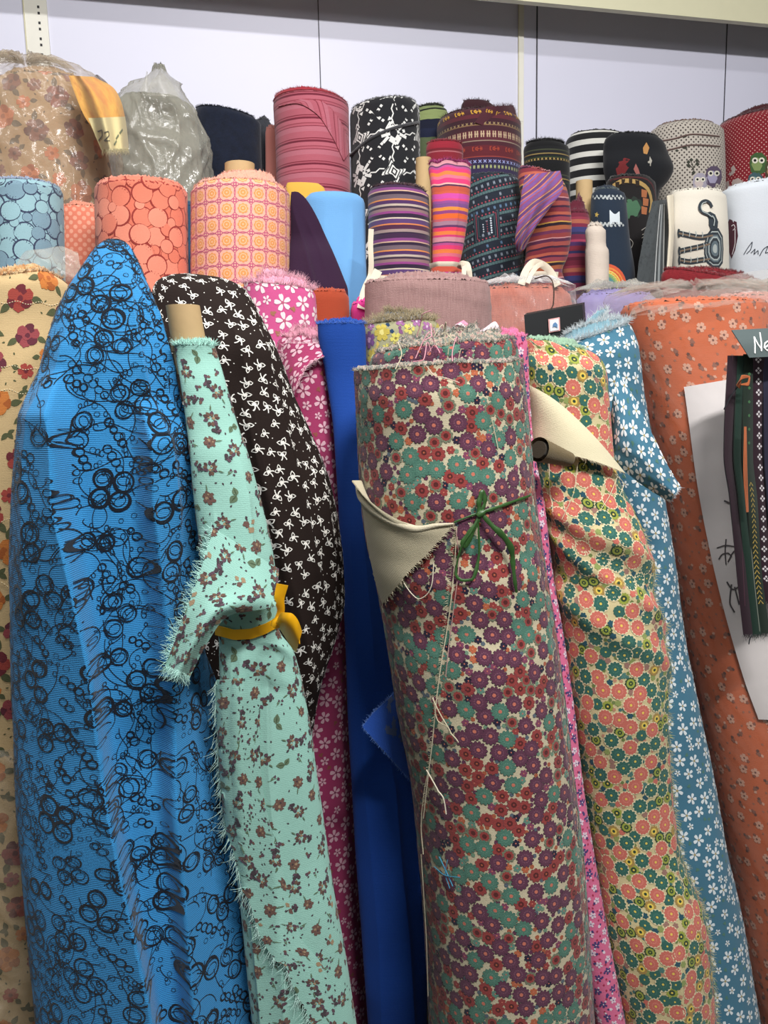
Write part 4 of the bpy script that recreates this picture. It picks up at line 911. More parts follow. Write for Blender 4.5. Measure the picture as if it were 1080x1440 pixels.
# --- pale pink rag tied behind the central roll
rag = thing('cloth_scrap', 'small twisted pink and white cloth scrap poking up behind the largest roll', 'cloth scrap', at(672, 470, 1.17))
WP = M('#ecd3dc')
sheet(free_px([(640,458,1.15),(655,462,1.145),(672,474,1.14),(686,492,1.14)], [(650,452,1.165),(672,466,1.155),(696,452,1.15),(706,470,1.14)], 16, 20, bulge=.012), WP, .002).m.build('loop', rag)
sheet(free_px([(640,456,1.16),(646,462,1.15),(660,480,1.15)], [(652,450,1.165),(666,462,1.16),(676,476,1.16)], 12, 14, bulge=.008), M('#e08ba8'), .002).m.build('tail', rag)
sheet(free_px([(706,468,1.18),(716,490,1.17),(726,530,1.165)], [(714,464,1.19),(726,488,1.18),(736,528,1.175)], 10, 14, bulge=.006), M('#f06aa8'), .002).m.build('band', rag)
# --- far left beige rose roll
beige = M('#cdb182')
rosef = pat_roses('#565a3c', (('#a2453c', '#6f2c33'), ('#c8793a', '#a85c2c'), ('#96464a', '#632c38')), .020, 61)
lr_rows = [(392,-62,84,1.17),(396,-66,92,1.17),(410,-68,98,1.17),(440,-68,100,1.17),(520,-68,100,1.16),(700,-66,100,1.15),(900,-64,100,1.14),(1040,-62,100,1.13),(1440,-50,110,1.09)]
leftr = roll('beige roll with red and orange roses at left edge, behind the bright blue cloth', lr_rows, beige, edge=mat_fuzz('beige_ends', ['#a88a60', '#cdb182', '#b0743a', '#8a6a4a'], 120), pattern=rosef, fy=.75, nu=120, wr=.002, wf=(25, 12), seed=26, cap=dict(rise=.010, layers=4), fringe=300, fl=.008, topw=.006,
    folds=[([(430,-30),(438,30),(441,98)], .0, .01, .01)])
m = Mesh()
for k, (y0, y1) in enumerate(((424, 428), (512, 524), (545, 560), (742, 706), (810, 862))):   # basted stitch rows
    xs = np.linspace(-20, 88, 60); ys = np.interp(xs, [-20, 88], [y0, y1]) + 2 * np.sin(xs * .2 + k); u_, v_ = leftr.hit(xs, ys)
    for i in range(0, 58, 2): tube(m, leftr.map(u_[i:i+2], v_[i:i+2], .0012), .0005, M('#e6d6b0'), 4)
    m.build('basting_thread', leftr.root); m = Mesh()
pl_rows = [(r[0], r[1], r[2], r[3] - .02) for r in [(1020,-75,92,1.12),(1060,-78,98,1.11),(1200,-80,104,1.10),(1440,-80,112,1.08)]]
plastic(leftr.root, pl_rows, 0.0, PLASTIC_HAZY, 31, .022, expand=.02, fy=.8, f=(45, 30), close=False)
# clear bag top
bag = thing('plastic_bag', 'crumpled clear plastic bag between the beige rose roll and the coral bubble roll', 'plastic bag', group='loose crumpled plastic bags', base=at(75, 400, 1.34))
sheet(free_px([(22,372,1.38),(38,352,1.37),(60,350,1.36),(84,346,1.36),(110,356,1.36)], [(40,410,1.33),(62,412,1.32),(84,412,1.32),(100,408,1.32),(116,396,1.33)], 40, 50, bulge=.02, wr=.012, seed=5), PLASTIC_GREY, .001).m.build('film', bag)
# --- orange roll in plastic with white paper
OR = M('#cc6a44')
def pat_orange(m, sf):
    sc_ = scatter(sf, [('a', .0105, 500), ('b', .005, 500)], seed=71, overlap=1.0, tries=4000)
    a = petals(5, .001, .0088, .0034, M('#d8a48c')) + [(M('#7a5348'), disc(.0022, 7)), (M('#8d5a4a'), mv(blob(.0032, 3), .008, .003))]
    b = [(M('#93604f'), blob(.0045, 5, 12, .35)), (M('#6d4a40'), mv(blob(.003, 6), -.005, -.003)), (M('#d8a48c'), mv(blob(.0028, 7), .002, .006))]
    A = split(sc_['a'], 2); put(m, sf, a, A[0]); put(m, sf, b, A[1]); put(m, sf, [(M('#a86a52'), blob(.0022, 9))], sc_['b'])
or_rows = [(430,884,1066,1.34),(436,880,1070,1.34),(480,888,1074,1.33),(550,908,1092,1.32),(620,924,1108,1.31),(700,940,1124,1.30),(800,954,1140,1.28),(900,972,1158,1.27),(1000,992,1176,1.26),(1100,1012,1196,1.25),(1200,1032,1216,1.24),(1300,1052,1236,1.22),(1440,1078,1262,1.20)]
orange = roll('orange roll with faint flowers, sealed in clear plastic with a white paper band', or_rows, OR, pattern=pat_orange, fy=.7, nu=150, wr=.003, wf=(24, 8), seed=28, fringe=0, cap=dict(rise=.01, layers=3))
WPAP = mat_plain('white_paper_band', '#e9e2e0', .6)
G = patch_px(orange, [(900,548),(960,546),(972,600),(980,660),(988,720),(1000,780),(1014,840),(1030,900),(1048,960),(1066,1010)], [(1060,524),(1068,560),(1078,600),(1084,660),(1090,720),(1098,780),(1104,840),(1110,900),(1116,960),(1118,1010)], .005, .005, .003, 30, 70)
G = patch_px(orange, [(962,544),(970,600),(978,660),(988,720),(1000,780),(1014,840),(1030,900),(1048,960),(1066,1010)], [(1060,528),(1074,600),(1080,660),(1086,720),(1094,780),(1100,840),(1106,900),(1112,960),(1118,1010)], .005, .005, .003, 30, 70)
sh = sheet(G, WPAP, .0008)
INKG = M('#4a4448')
def scrawl(sf, strokes, w, mat, m, x0, y0, sx, sy, base):
    for st in strokes:
        p = smooth_path([(x0 + a * sx, y0 + b * sy) for a, b in st], 14); u, v = base.hit(p[:, 0], p[:, 1]); ribbon_uv(m, base, np.stack([u, v], -1), w, mat, .0008)
scrawl(sh, [[(0,.35),(.5,.25),(1,.3)], [(.5,0),(.45,.5),(.5,1)], [(.1,.8),(.3,.6),(.6,.55),(.8,.7)], [(.6,.9),(.9,.5),(1.1,.4)]], .0022, INKG, sh.m, 1008, 758, 26, 36, sh)
scrawl(sh, [[(0,.5),(.5,.8),(1,.3)]], .003, INKG, sh.m, 1018, 698, 20, 12, sh)
scrawl(sh, [[(0,0),(.4,.3),(1,.1)], [(.3,.1),(.2,.8),(.5,1.2)], [(.5,.2),(.8,.9)]], .0028, INKG, sh.m, 1022, 818, 22, 36, sh)
sh.m.build('paper_band', orange.root)
plastic(orange.root, [(412,876,1072,1.33),(424,872,1082,1.33)] + or_rows[2:], 0, PLASTIC_MILKY, 33, .009, expand=.014, fy=.74, f=(34, 14))
bagt = thing('plastic_bag', 'crumpled milky plastic bag mouth gathered above the orange wrapped roll', 'plastic bag', group='loose crumpled plastic bags', base=at(990, 430, 1.3))
sheet(free_px([(890,430,1.36),(915,412,1.37),(945,404,1.38),(985,400,1.38),(1020,388,1.39),(1095,376,1.4)], [(885,444,1.25),(930,440,1.24),(965,434,1.23),(1000,432,1.23),(1040,426,1.24),(1090,424,1.25)], 60, 90, bulge=.01, wr=.016, seed=15, fold=lambda S, T: .014 * ridge(S * 5, T * 9, 1.5, 2.2, 7)), PLASTIC_MILKY, .001).m.build('film', bagt)
salm2 = roll('salmon pink bundle in clear plastic at the right edge, above the grey label', [(418,1012,1110,1.470),(422,1002,1120,1.470),(470,998,1130,1.470),(700,998,1130,1.450),(1440,1010,1150,1.385)], M('#e88f80'), fy=.4, nu=70, seed=35, wr=.004, fringe=0, cap=dict(layers=2))
plastic(salm2.root, [(406,1006,1120,1.470),(412,996,1130,1.470),(470,990,1136,1.470),(700,992,1136,1.450),(1440,1004,1156,1.385)], 0, PLASTIC_GREY, 36, .01, fy=.62, nu=80, step=.01, expand=.006)
# --- woven trims with grey card label
trims = thing('woven_trim_bundle', 'dark woven ribbon trims hanging at the right edge under a grey card label', 'woven trims', at(1060, 900, 1.08))
TR = [((1030,500),(1026,640),(1034,700),(1042,800),(1052,892), '#2a1822', 14), ((1044,500),(1040,640),(1046,700),(1054,800),(1064,892), '#173026', 14), ((1052,498),(1052,640),(1058,700),(1064,800),(1076,890), '#1c2a20', 14),
      ((1066,492),(1068,640),(1072,700),(1076,800),(1084,846), '#2c1622', 22), ((1086,496),(1088,640),(1092,700),(1098,800),(1104,846), '#252338', 26), ((1108,496),(1110,640),(1114,700),(1120,800),(1124,850), '#2c1622', 26)]
for k, t in enumerate(TR):
    pts = t[:5]; hw = t[6] / 2; D = 1.10 - .006 * (k % 3) + .004 * k
    Lp = [(x - hw, y, D - (.010 if i in (1, 2) else 0)) for i, (x, y) in enumerate(pts)]; Rp = [(x + hw, y, D - .003) for x, y in pts]
    G = free_px(Lp, Rp, 10, 60, bulge=.002); sh = sheet(G, M(t[5]), .003, fringe_edges=('b',), fl=.01, nfr=30)
    wsh = sh.R.mean()
    if k == 2:
        for i in range(24): v0 = .20 + i * .0085; stamp(sh.m, sh, [(M('#b39a4e'), line([(-.004, -.003), (0, .003), (.004, -.003)], .0014))], np.zeros(1), np.array([v0]))
        for i in range(6): stamp(sh.m, sh, [(M('#4c8050'), disc(.0026, 4)), (M('#1c2a20'), disc(.001, 4))], np.array([.002]), np.array([.03 + i * .021]))
    if k == 3:
        for i in range(22):
            c = [(M('#dcd6d8'), mv(disc(.0023, 4), a, b)) for a, b in ((0, .0034), (0, -.0034), (.0034, 0), (-.0034, 0))]
            stamp(sh.m, sh, c, np.zeros(1), np.array([.015 + i * .0168]))
    if k == 0: stamp(sh.m, sh, [(M('#4a2c38'), line([(0, -.2), (0, .2)], .0012))], np.zeros(1), np.array([.2]))
    if k in (1, 4):
        vv = np.linspace(.005, sh.L[-1] - .005, 50); ribbon_uv(sh.m, sh, np.stack([np.full(50, wsh * .28), vv], -1), .0012, M('#7d8478'))
    sh.m.build('trim_strip', trims)
for j in range(5): m = Mesh(); tube(m, at(*smooth_path([(1036 + j, 542 + j, 1.075), (1044, 532 - j, 1.065), (1054, 530, 1.065), (1052, 538 + j, 1.065), (1042, 541, 1.07)], 16).T), .0012, M('#b5633a'), 5); m.build('loose_yarn', trims)
for j in range(3): m = Mesh(); tube(m, at(*smooth_path([(1047 + j, 600, 1.07), (1046 + 2*j, 660, 1.07), (1050 + j, 720, 1.075)], 16).T), .0009, M('#b5633a'), 5); m.build('loose_yarn', trims)
for q in ([(1040,540,1.08),(1026,560,1.08),(1018,576,1.08)], [(1058,892,1.08),(1054,900,1.07),(1053,906,1.07)]): m = Mesh(); tube(m, at(*smooth_path(q, 12).T), .001, M('#15151c'), 5); m.build('loose_yarn', trims)
CARD = mat_plain('grey_laminated_card', '#5d6868', .25, .12, .02, 6)
sh = sheet(free_px([(1029,464,1.09),(1042,484,1.075),(1054,503,1.07)], [(1150,458,1.09),(1150,480,1.08),(1150,498,1.075)], 24, 14, bulge=.004), CARD, .0015)
WHT = mat_plain('white_paint_letter', '#f2f2f0', .5)
def letters(m, base, strokes, w, mat, fx, fy_):
    for st in strokes:
        p = np.array([(fx(a, b)) for a, b in st], float); u, v = base.hit(p[:, 0], p[:, 1]); ribbon_uv(m, base, np.stack([u, v], -1), w, mat, .0012)
letters(sh.m, sh, [[(1061,497),(1061,485),(1060,474)], [(1060,474),(1065,484),(1071,492)], [(1070,494),(1070,482),(1068,468)], [(1074,489),(1078,487),(1081,484),(1079,480),(1075,483),(1074,489),(1078,493),(1083,491)]], .0024, WHT, lambda a, b: (a, b), None)
sh.m.build('card_label', trims)
# ================================================================== MIDDLE ROW
GM, GB = None, None
# salmon / mauve / lilac / dark red tops just behind the front row
mauve = roll('wide dusty mauve crinkled roll, its flat top just above the largest roll', [(400,516,684,1.41),(406,514,687,1.41),(470,514,690,1.41),(900,530,700,1.40),(1440,550,715,1.38)],
    mat_mottle('mauve_crinkle_cloth', ['#8a6966', '#ab8884', '#997673', '#b89692'], 30, (14, .7), bump=.9), fy=.55, nu=130, seed=40, cap=dict(rise=.014, layers=5, ridge_=.004), fringe=200, fl=.003, wr=.002, wf=(30, 20),
    disp=lambda u, s, t: .002 * np.exp(-((s - .018 - .02 * np.sin(u * 9)) / .004) ** 2))
SAL = mat_mottle('salmon_crinkle_cloth', ['#a8584a', '#c4745f', '#b56654', '#cf846e'], 30, (8, 1), bump=.8)
sal_rows = [(408,682,792,1.480),(414,673,800,1.480),(470,672,806,1.480),(900,690,820,1.470),(1440,712,840,1.440)]
salmon = roll('salmon terracotta roll in shiny clear plastic, right of the mauve roll', sal_rows, SAL, fy=.42, nu=90, seed=41, cap=dict(rise=.010, layers=3), fringe=0, wr=.002, disp=lambda u, s, t: .003 * ridge(u, s, 20, 30, 4))
plastic(salmon.root, [(402,680,800,1.47)] + sal_rows[1:], 0, PLASTIC, 42, .010, fy=.46, f=(40, 30), step=.008, nu=110)
m = Mesh(); sal_tie = thing('string_tie', 'thin brown string hanging down over the salmon plastic wrapped roll', 'string', at(778, 400, 1.33))
tube(m, at(*smooth_path([(752,392,1.36),(768,388,1.34),(776,394,1.325),(779,408,1.315),(778,428,1.315),(770,440,1.315)], 24).T), .0012, M('#4a3830'), 6); m.build('cord', sal_tie)
lil_rows = [(416,818,914,1.490),(422,812,922,1.490),(470,812,926,1.490),(900,830,940,1.470),(1440,856,955,1.420)]
lilac = roll('pale lilac roll in clear plastic, between the salmon and the orange wrapped rolls', lil_rows, M('#9d93c9'), fy=.45, nu=90, seed=43, cap=dict(rise=.010, layers=3), fringe=0, disp=lambda u, s, t: .003 * ridge(u, s, 25, 20, 6))
plastic(lilac.root, [(410,814,920,1.48)] + lil_rows[1:], 0, PLASTIC_GREY, 44, .009, fy=.65, f=(40, 26), step=.008, nu=110)
roll('dark red fleecy roll, its flat fuzzy top above the lilac and orange wrapped rolls', [(394,936,1084,1.58),(400,930,1094,1.58),(470,930,1100,1.58),(900,940,1110,1.58)], mat_mottle('dark_red_fleece', ['#5c1219', '#7e1c24', '#6a151d'], 90, bump=.9), tier='floor', fy=.28, nu=110, seed=45,
    cap=dict(rise=.018, layers=4, ridge_=.004), fringe=900, fl=.006, tilt=-.16)
rust = roll('small rust orange roll, right of the pink blossom roll', [(412,424,486,1.490),(416,422,490,1.490),(470,424,492,1.490),(900,430,500,1.470),(1440,440,505,1.450)], M('#a8452a'), fy=.6, nu=70, seed=46, cap=dict(rise=.006, layers=3), fringe=80, fl=.003)
roll('plain magenta pink roll, only a sliver left of the mauve roll', [(424,494,532,1.50),(430,492,534,1.50),(900,498,540,1.48),(1440,506,545,1.45)], M('#d83a8c'), fy=.7, nu=50, seed=47, fringe=0, cap=dict(layers=2), tilt=.3)
# black card box with sticker
bx = thing('card_box', 'flat black card box with a small pink edged sticker, tilted behind the dusty blue roll', 'box', at(780, 470, 1.3))
BLK = mat_plain('black_card', '#17181a', .5)
q = at([737, 819, 826, 742], [443, 428, 520, 520], 1.305); q2 = at([741, 822, 829, 746], [440, 425, 520, 520], 1.335); m = Mesh()
m.add(np.concatenate([q, q2]), np.array([[0,1,2,3],[7,6,5,4],[0,4,5,1],[1,5,6,2],[2,6,7,3],[3,7,4,0]]), BLK); m.build('box_body', bx, smooth=False)
def quadpx(pts, D, mat, name, parent, th=.0008):
    a = at([p[0] for p in pts], [p[1] for p in pts], D); b = at([p[0] for p in pts], [p[1] for p in pts], D + th); m = Mesh(); n = len(pts)
    m.add(np.concatenate([a, b]), np.array([[i, (i+1) % n, n + (i+1) % n, n + i] for i in range(n)]), mat); c = np.concatenate([a, a.mean(0)[None]]); m.add(c, np.array([[i, (i+1) % n, n] for i in range(n)]), mat)
    return m
m = quadpx([(771,449),(787,446),(788,465),(772,468)], 1.302, mat_plain('pink_sticker', '#e3a9a6', .5), '', bx); m2 = quadpx([(773,450.5),(785.5,448),(786,464),(773.5,466)], 1.3008, mat_plain('white_sticker', '#e8e8ec', .5), '', bx)
m.V += m2.V; m.UV += m2.UV; m.F += [(f + m.n, m.mi(m2.mats[0])) for f, k in m2.F]; m.n += m2.n
m3 = quadpx([(777,460),(778,455),(781,453),(784,456),(784,461),(781,459)], 1.2995, mat_plain('blue_sticker_mark', '#5f86b0', .5), '', bx); m.V += m3.V; m.UV += m3.UV; m.F += [(f + m.n, m.mi(m3.mats[0])) for f, k in m3.F]; m.n += m3.n
m.build('sticker', bx, smooth=False)
# --- pale blue / coral bubble rolls, tile roll
GMID = None
roll('pale blue roll with dark outlined bubbles at the left edge of the middle row', [(264,-16,84,1.64),(268,-20,88,1.64),(330,-20,90,1.63),(440,-18,92,1.62)], M('#8fb2bd'), tier='mid', pattern=pat_bubbles('#93b6be', '#39425a', '#7c99a8', 71, (.0175, .012, .008)), nu=110, seed=50, edge=M('#8f9ab0'), cap=dict(layers=4), fringe=200, fl=.004)
roll('small coral roll with pale printed dots, between the two bubble rolls', [(292,84,140,1.79),(297,82,144,1.79),(330,82,148,1.79),(440,86,150,1.78)], mat_dots('coral_dots', '#dd7f66', '#eba58c', .012, .33), tier='mid', nu=60, seed=51, fy=.6, edge=M('#d98c74'), fringe=100, fl=.003, cap=dict(layers=3))
roll('coral roll with overlapping red outlined bubbles, left of the orange tile roll', [(264,138,258,1.64),(269,134,263,1.64),(330,135,264,1.63),(440,137,266,1.62)], M('#d8735c'), tier='mid', pattern=pat_bubbles('#dc7c64', '#93352f', '#e58c74', 72, (.0185, .013, .009)), nu=120, seed=52, edge=M('#dd8a74'), cap=dict(layers=4), fringe=160, fl=.003)
til_rows = [(268,273,400,1.62),(274,268,406,1.62),(330,268,406,1.61),(440,268,408,1.60)]
til = roll('orange and pink roll printed with a ring lattice, cardboard core sticking up', til_rows, M('#f0b09a'), tier='mid', pattern=pat_tiles, nu=130, seed=53, edge=mat_fuzz('tile_roll_ends', ['#d98c74', '#efa890', '#c98068'], 220), cap=dict(rise=.024, core=.36, layers=6, ridge_=.002), fringe=400, fl=.004)
core_tube(til, [(231,316,358),(240,316,358),(256,316,358),(264,316,358)], 1.62)
# dark purple drape, yellow, light blue
PURP = M('#2e1530', sheen=.1)
roll('dark aubergine cloth draped down beside the orange lattice roll', [(270,410,420,1.62),(276,409,428,1.62),(300,409,444,1.62),(330,409,458,1.62),(360,406,472,1.59),(390,405,484,1.57),(408,405,490,1.56),(470,406,492,1.55)], PURP, tier='mid', fy=.25, nu=110, seed=54, topcap=False, fringe=0, name='draped_cloth', cat='draped cloth', part='cloth_drape', wr=.002,
    folds=[([(280,408),(330,424),(400,440),(470,448)], .010, .014, .005), ([(300,425),(350,446),(400,462)], .006, .004, .012)])
roll('small golden yellow cloth top peeking above the light blue roll', [(258,404,448,1.86),(264,402,456,1.86),(300,410,462,1.85),(400,418,465,1.84)], M('#dcae4a'), tier='mid', fy=.3, nu=60, seed=55, topcap=False, fringe=0, name='draped_cloth', cat='draped cloth', part='cloth_drape')
roll('smooth light blue cloth bundle in the middle row', [(274,436,505,1.69),(279,430,511,1.69),(290,428,514,1.69),(340,430,515,1.68),(400,430,516,1.66),(470,432,516,1.65)], M('#6ca3d6', weave=.3), tier='mid', fy=.6, nu=110, seed=56, topcap=False, fringe=0, name='draped_cloth', cat='draped cloth', part='cloth_drape', wr=.003, wf=(30, 4),
    folds=[([(285,455),(340,452),(420,462)], .006, .02, .02), ([(290,492),(340,490),(400,486),(440,480)], .006, .008, .02)])
# striped purple roll
ST1 = mat_stripes('purple_multistripe', .098, even(['#3b2340', '#7d3f78', '#c9a88f', '#2d1d36', '#6b5a64', '#d98a4a', '#4a2b58', '#b6a79a', '#3a2a3c', '#8c6f70', '#8a3f7c', '#2b1c34', '#c7b8a8', '#553a6a', '#d07f4c', '#4b2440', '#988480', '#2e1f38'],
    [3, 2, .8, 2, 3, .9, 2.4, 1.4, 1.6, 2, 1.6, 2.6, 1, 3, .9, 3, 2, 1]), wavy=.002)
roll('dark purple roll with orange and cream pinstripes, below the black and white roll', [(270,522,596,1.66),(275,519,601,1.66),(330,520,603,1.65),(440,523,604,1.63)], ST1, tier='mid', nu=90, seed=57, edge=M('#3a1a26'), cap=dict(rise=.010, layers=4), fringe=300, fl=.006, tilt=-.06)
# cream cotton straps
COT = M('#d6ccb8')
strap = thing('cotton_strap', 'cream cotton strap hanging left of the purple pinstriped roll', 'strap', group='cream cotton straps', base=at(515, 400, 1.54))
flat_ribbon([(522,322,1.56),(521,345,1.555),(522,370,1.55),(521,386,1.55),(514,402,1.52),(508,420,1.5),(504,440,1.49)], .010, COT, strap, 'strap_end')
flat_ribbon([(520,390,1.55),(545,391,1.54),(566,387,1.54)], .009, COT, strap, 'crosspiece')
flat_ribbon([(532,380,1.55),(524,396,1.53),(514,412,1.5),(508,434,1.48)], .016, COT, strap, 'strap_end')
# bright bundle
ST2 = mat_stripes('bright_pink_orange_stripe', .150, even(['#c98a94', '#5d3a5c', '#b04a86', '#d83a6e', '#e0783e', '#d86a80', '#e23a72', '#e8a8a0', '#4a2c48', '#b8503c', '#c0563f', '#c4489a', '#d04878', '#8d4a8c', '#7a4a84', '#e88a3c', '#8a4078', '#e0662e', '#c05a64', '#a07a8c', '#5d3460', '#d83a5e', '#e27a40', '#c83a70'],
    [2.2, .8, 1, 2, 2, 1.6, 2.4, .7, 1, 2.4, 1.2, 2.6, 1, 1.2, 2, 1.6, 1.6, 2.4, 1.2, 2, 1, 1.8, 1.8, 1.2]), wavy=.003, streak=.15)
bnd = roll('slim bright pink and orange striped bundle tied with a cream strap', [(232,604,658,1.62),(237,602,661,1.62),(260,605,660,1.61),(300,608,657,1.60),(340,608,652,1.60),(362,608,648,1.60),(371,609,646,1.60),(380,606,650,1.60),(440,606,652,1.6)], ST2, tier='mid', fy=.6, nu=90, seed=58, edge=M('#a03070'), fringe=500, fl=.007, name='cloth_bundle', cat='cloth bundle', cap=dict(layers=2, rise=.004), topw=.003, wr=.002,
    folds=[([(250,640),(300,638),(360,634)], .004, .01, .004)])
st = thing('cotton_strap', 'cream cotton strap looped round the bright pink and orange bundle', 'strap', group='cream cotton straps', base=at(655, 372, 1.54))
flat_ribbon([(604,374,1.575),(618,371,1.552),(636,371,1.552),(648,374,1.57)], .009, COT, st, 'band'); flat_ribbon([(646,376,1.56),(650,370,1.55),(657,371,1.54),(660,382,1.53),(661,394,1.53)], .010, COT, st, 'loop', twist=[0, .6, .2, 0])
flat_ribbon([(646,378,1.555),(648,373,1.545),(653,374,1.54),(652,390,1.52)], .009, COT, st, 'loop')
# geometric dark roll
def pat_geo(m, sf):
    wh, gr, rd, bl = M('#b9c2cc'), M('#3e5257'), M('#8c3f4c'), M('#6f8fb4')
    for k in range(14):
        v0 = .006 + k * .026
        for mt, sp, dv, mo in ((wh, .013 if k % 2 else .03, 0, glyph_bars('#8e99a6' if k % 3 else '#5f7f9f', .0038)), (rd, .008, .009, glyph_sq('#9a4450', .0016)), (gr, .006, .015, glyph_sq('#4d6668', .0028))):
            n = int(1.7 * sf.R.max() / sp); u = np.arange(-n, n + 1) * sp; v = np.full(len(u), v0 + dv) + .25 * (u + .05) * -1; ok = (v > .002) & (v < sf.L[-1]) & sf.vis(u, np.clip(v, 0, sf.L[-1])); stamp(m, sf, mo, u[ok], v[ok], .25)
    sq = lambda s: np.array([(-s, -s * 1.2), (s, -s * 1.2), (s, s * 1.2), (-s, s * 1.2)])
    mo = [(M('#1b2430'), sq(.034))] + [(mt, line(sq(s), .0022, True)) for mt, s in ((gr, .031), (rd, .026), (gr, .021))] + [(wh, mv(disc(.0028, 4), .012, -.018 + i * .006)) for i in range(7)] + [(rd, mv(disc(.0018, 4), .002, -.014 + i * .006)) for i in range(5)] + [(wh, mv(disc(.0022, 4), -.008, -.014 + i * .006)) for i in range(4)]
    u, v = sf.hit([684], [318]); stamp(m, sf, mo, u, v, .06, .85, lev=3)
geo = roll('near black roll with woven geometric squares, right of the bright pink bundle', [(252,654,724,1.74),(257,650,730,1.74),(320,650,732,1.73),(380,650,734,1.71),(440,652,734,1.70)], M('#1c2430'), tier='mid', nu=90, seed=59, pattern=pat_geo, fringe=120, fl=.004, cap=dict(layers=3), fy=.8)
roll('narrow black olive roll with faint woven bands, behind the geometric roll', [(262,706,744,1.86),(268,704,748,1.86),(330,704,750,1.85),(440,706,750,1.84)], mat_stripes('dark_olive_bands', .05, even(['#14161a', '#3a3f34', '#1a1c20', '#5a5236', '#16181c', '#2c3a3a', '#141418'], [4, 1, 2, .8, 3, 1, 3])), tier='mid', nu=60, seed=60, fringe=120, fl=.004, fy=.5)
# purple folded bundle
ST3 = mat_stripes('rust_purple_stripe', .085, even(['#7a2c38', '#b05a48', '#4a2040', '#93404c', '#c99a4a', '#2a1a26', '#a35a3c', '#6a3050', '#8a3a3a', '#c0888a', '#532440', '#9a4a44', '#3c1c34'], [2, 1.4, 1, 2, .6, 1.4, 2, 1.6, 2, .5, 1.6, 2, 1]), wavy=.006, slant=.12)
pb = roll('purple and rust striped bundle with a folded over flap, tied with a cream strap', [(244,730,784,1.66),(250,729,792,1.66),(280,734,800,1.65),(320,742,803,1.64),(360,740,798,1.63),(382,736,790,1.63),(400,733,796,1.63),(450,732,800,1.62)], ST3, tier='mid', fy=.6, nu=110, seed=62, name='cloth_bundle', cat='cloth bundle', fringe=60, fl=.004, wr=.003, cap=dict(layers=2), tilt=-.2,
    folds=[([(300,765),(350,768),(390,760)], .006, .01, .004)])
ST4 = mat_stripes('mauve_rainbow_stripe', .05, even(['#6f4a86', '#8c3f5a', '#b98a5c', '#5c3a6e', '#c46a4a', '#7a5a92', '#93445c'], [3, 1, .8, 2.6, .8, 2, 1.2]), wavy=.002, slant=.9)
G = free_px([(738,246,1.585),(733,275,1.57),(728,310,1.565),(724,340,1.57),(727,354,1.58)], [(788,240,1.60),(792,262,1.57),(775,290,1.55),(752,322,1.55),(738,350,1.57)], 34, 40, bulge=.02, wr=.004, fold=lambda S, T: .004 * np.sin(S * 14 + T * 2))
sheet(G, ST4, .002, fringe_edges=('b',), fl=.004, nfr=40).m.build('folded_flap', pb.root)
st = thing('cotton_strap', 'cream cotton strap with two loops on top of the salmon wrapped roll', 'strap', group='cream cotton straps', base=at(745, 385, 1.5))
flat_ribbon([(736,388,1.565),(760,385,1.55),(785,386,1.56)], .010, COT, st, 'band')
flat_ribbon([(733,400,1.45),(740,380,1.48),(752,369,1.5),(762,372,1.5),(774,382,1.49),(784,402,1.44)], .014, COT, st, 'loop', twist=[0, .4, 0, -.3, 0]); flat_ribbon([(742,398,1.44),(748,384,1.46),(756,374,1.48),(764,370,1.49)], .009, COT, st, 'loop', twist=[.5, .2, 0])
# maroon striped roll, core tube, cream cloth, rainbow
ST5 = mat_stripes('maroon_blue_stripe', .105, even(['#6e2438', '#8c3446', '#a8604c', '#7a2840', '#3a3a6c', '#2c2c50', '#6a2440', '#9a3a54', '#4a2c5a', '#7e2c3c', '#31305a', '#8c3a50', '#5c2034'], [2, 1, 1.6, 1.4, 2, 1, 2, 1, 1.6, 2, 1, 1.4, 1.4]), wavy=.001)
roll('small maroon and navy striped roll, right of the purple and rust bundle', [(302,792,826,1.72),(306,789,828,1.72),(360,790,829,1.71),(440,792,830,1.70)], ST5, tier='mid', nu=70, seed=63, edge=M('#5a1c2c'), fringe=140, fl=.004, cap=dict(rise=.03, layers=3), fy=.8)
ct = thing('cardboard_tube', 'bare cardboard tube standing behind the small maroon striped roll', 'tube', group='bare cardboard tubes', base=at(820, 400, 1.8) * [1, 1, 0] + [0, 0, .35])
class _T: pass
def bare_tube(label_parent, rows, D, zb):
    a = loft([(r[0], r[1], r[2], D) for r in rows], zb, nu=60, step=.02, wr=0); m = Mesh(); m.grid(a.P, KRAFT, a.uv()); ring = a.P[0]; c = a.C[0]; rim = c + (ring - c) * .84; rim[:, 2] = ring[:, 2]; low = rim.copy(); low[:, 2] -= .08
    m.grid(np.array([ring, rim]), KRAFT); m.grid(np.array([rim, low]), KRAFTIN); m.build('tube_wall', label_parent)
bare_tube(ct, [(255,811,832),(300,811,832),(420,811,832)], 1.82, .35)
ct = thing('cardboard_tube', 'bare cardboard tube standing between the black and white roll and the pink bundle', 'tube', group='bare cardboard tubes', base=at(595, 400, 1.8) * [1, 1, 0] + [0, 0, .35])
bare_tube(ct, [(223,585,606),(260,585,606),(420,585,606)], 1.80, .35)
roll('slim cream towelling roll with a seam, left of the rainbow print', [(319,827,846,1.63),(324,824,851,1.63),(345,825,851,1.63),(354,824,855,1.63),(440,826,855,1.62)], M('#cfc2b4', bump=.7), tier='mid', nu=60, seed=64, fringe=80, fl=.003, fy=.8)
RB = thing
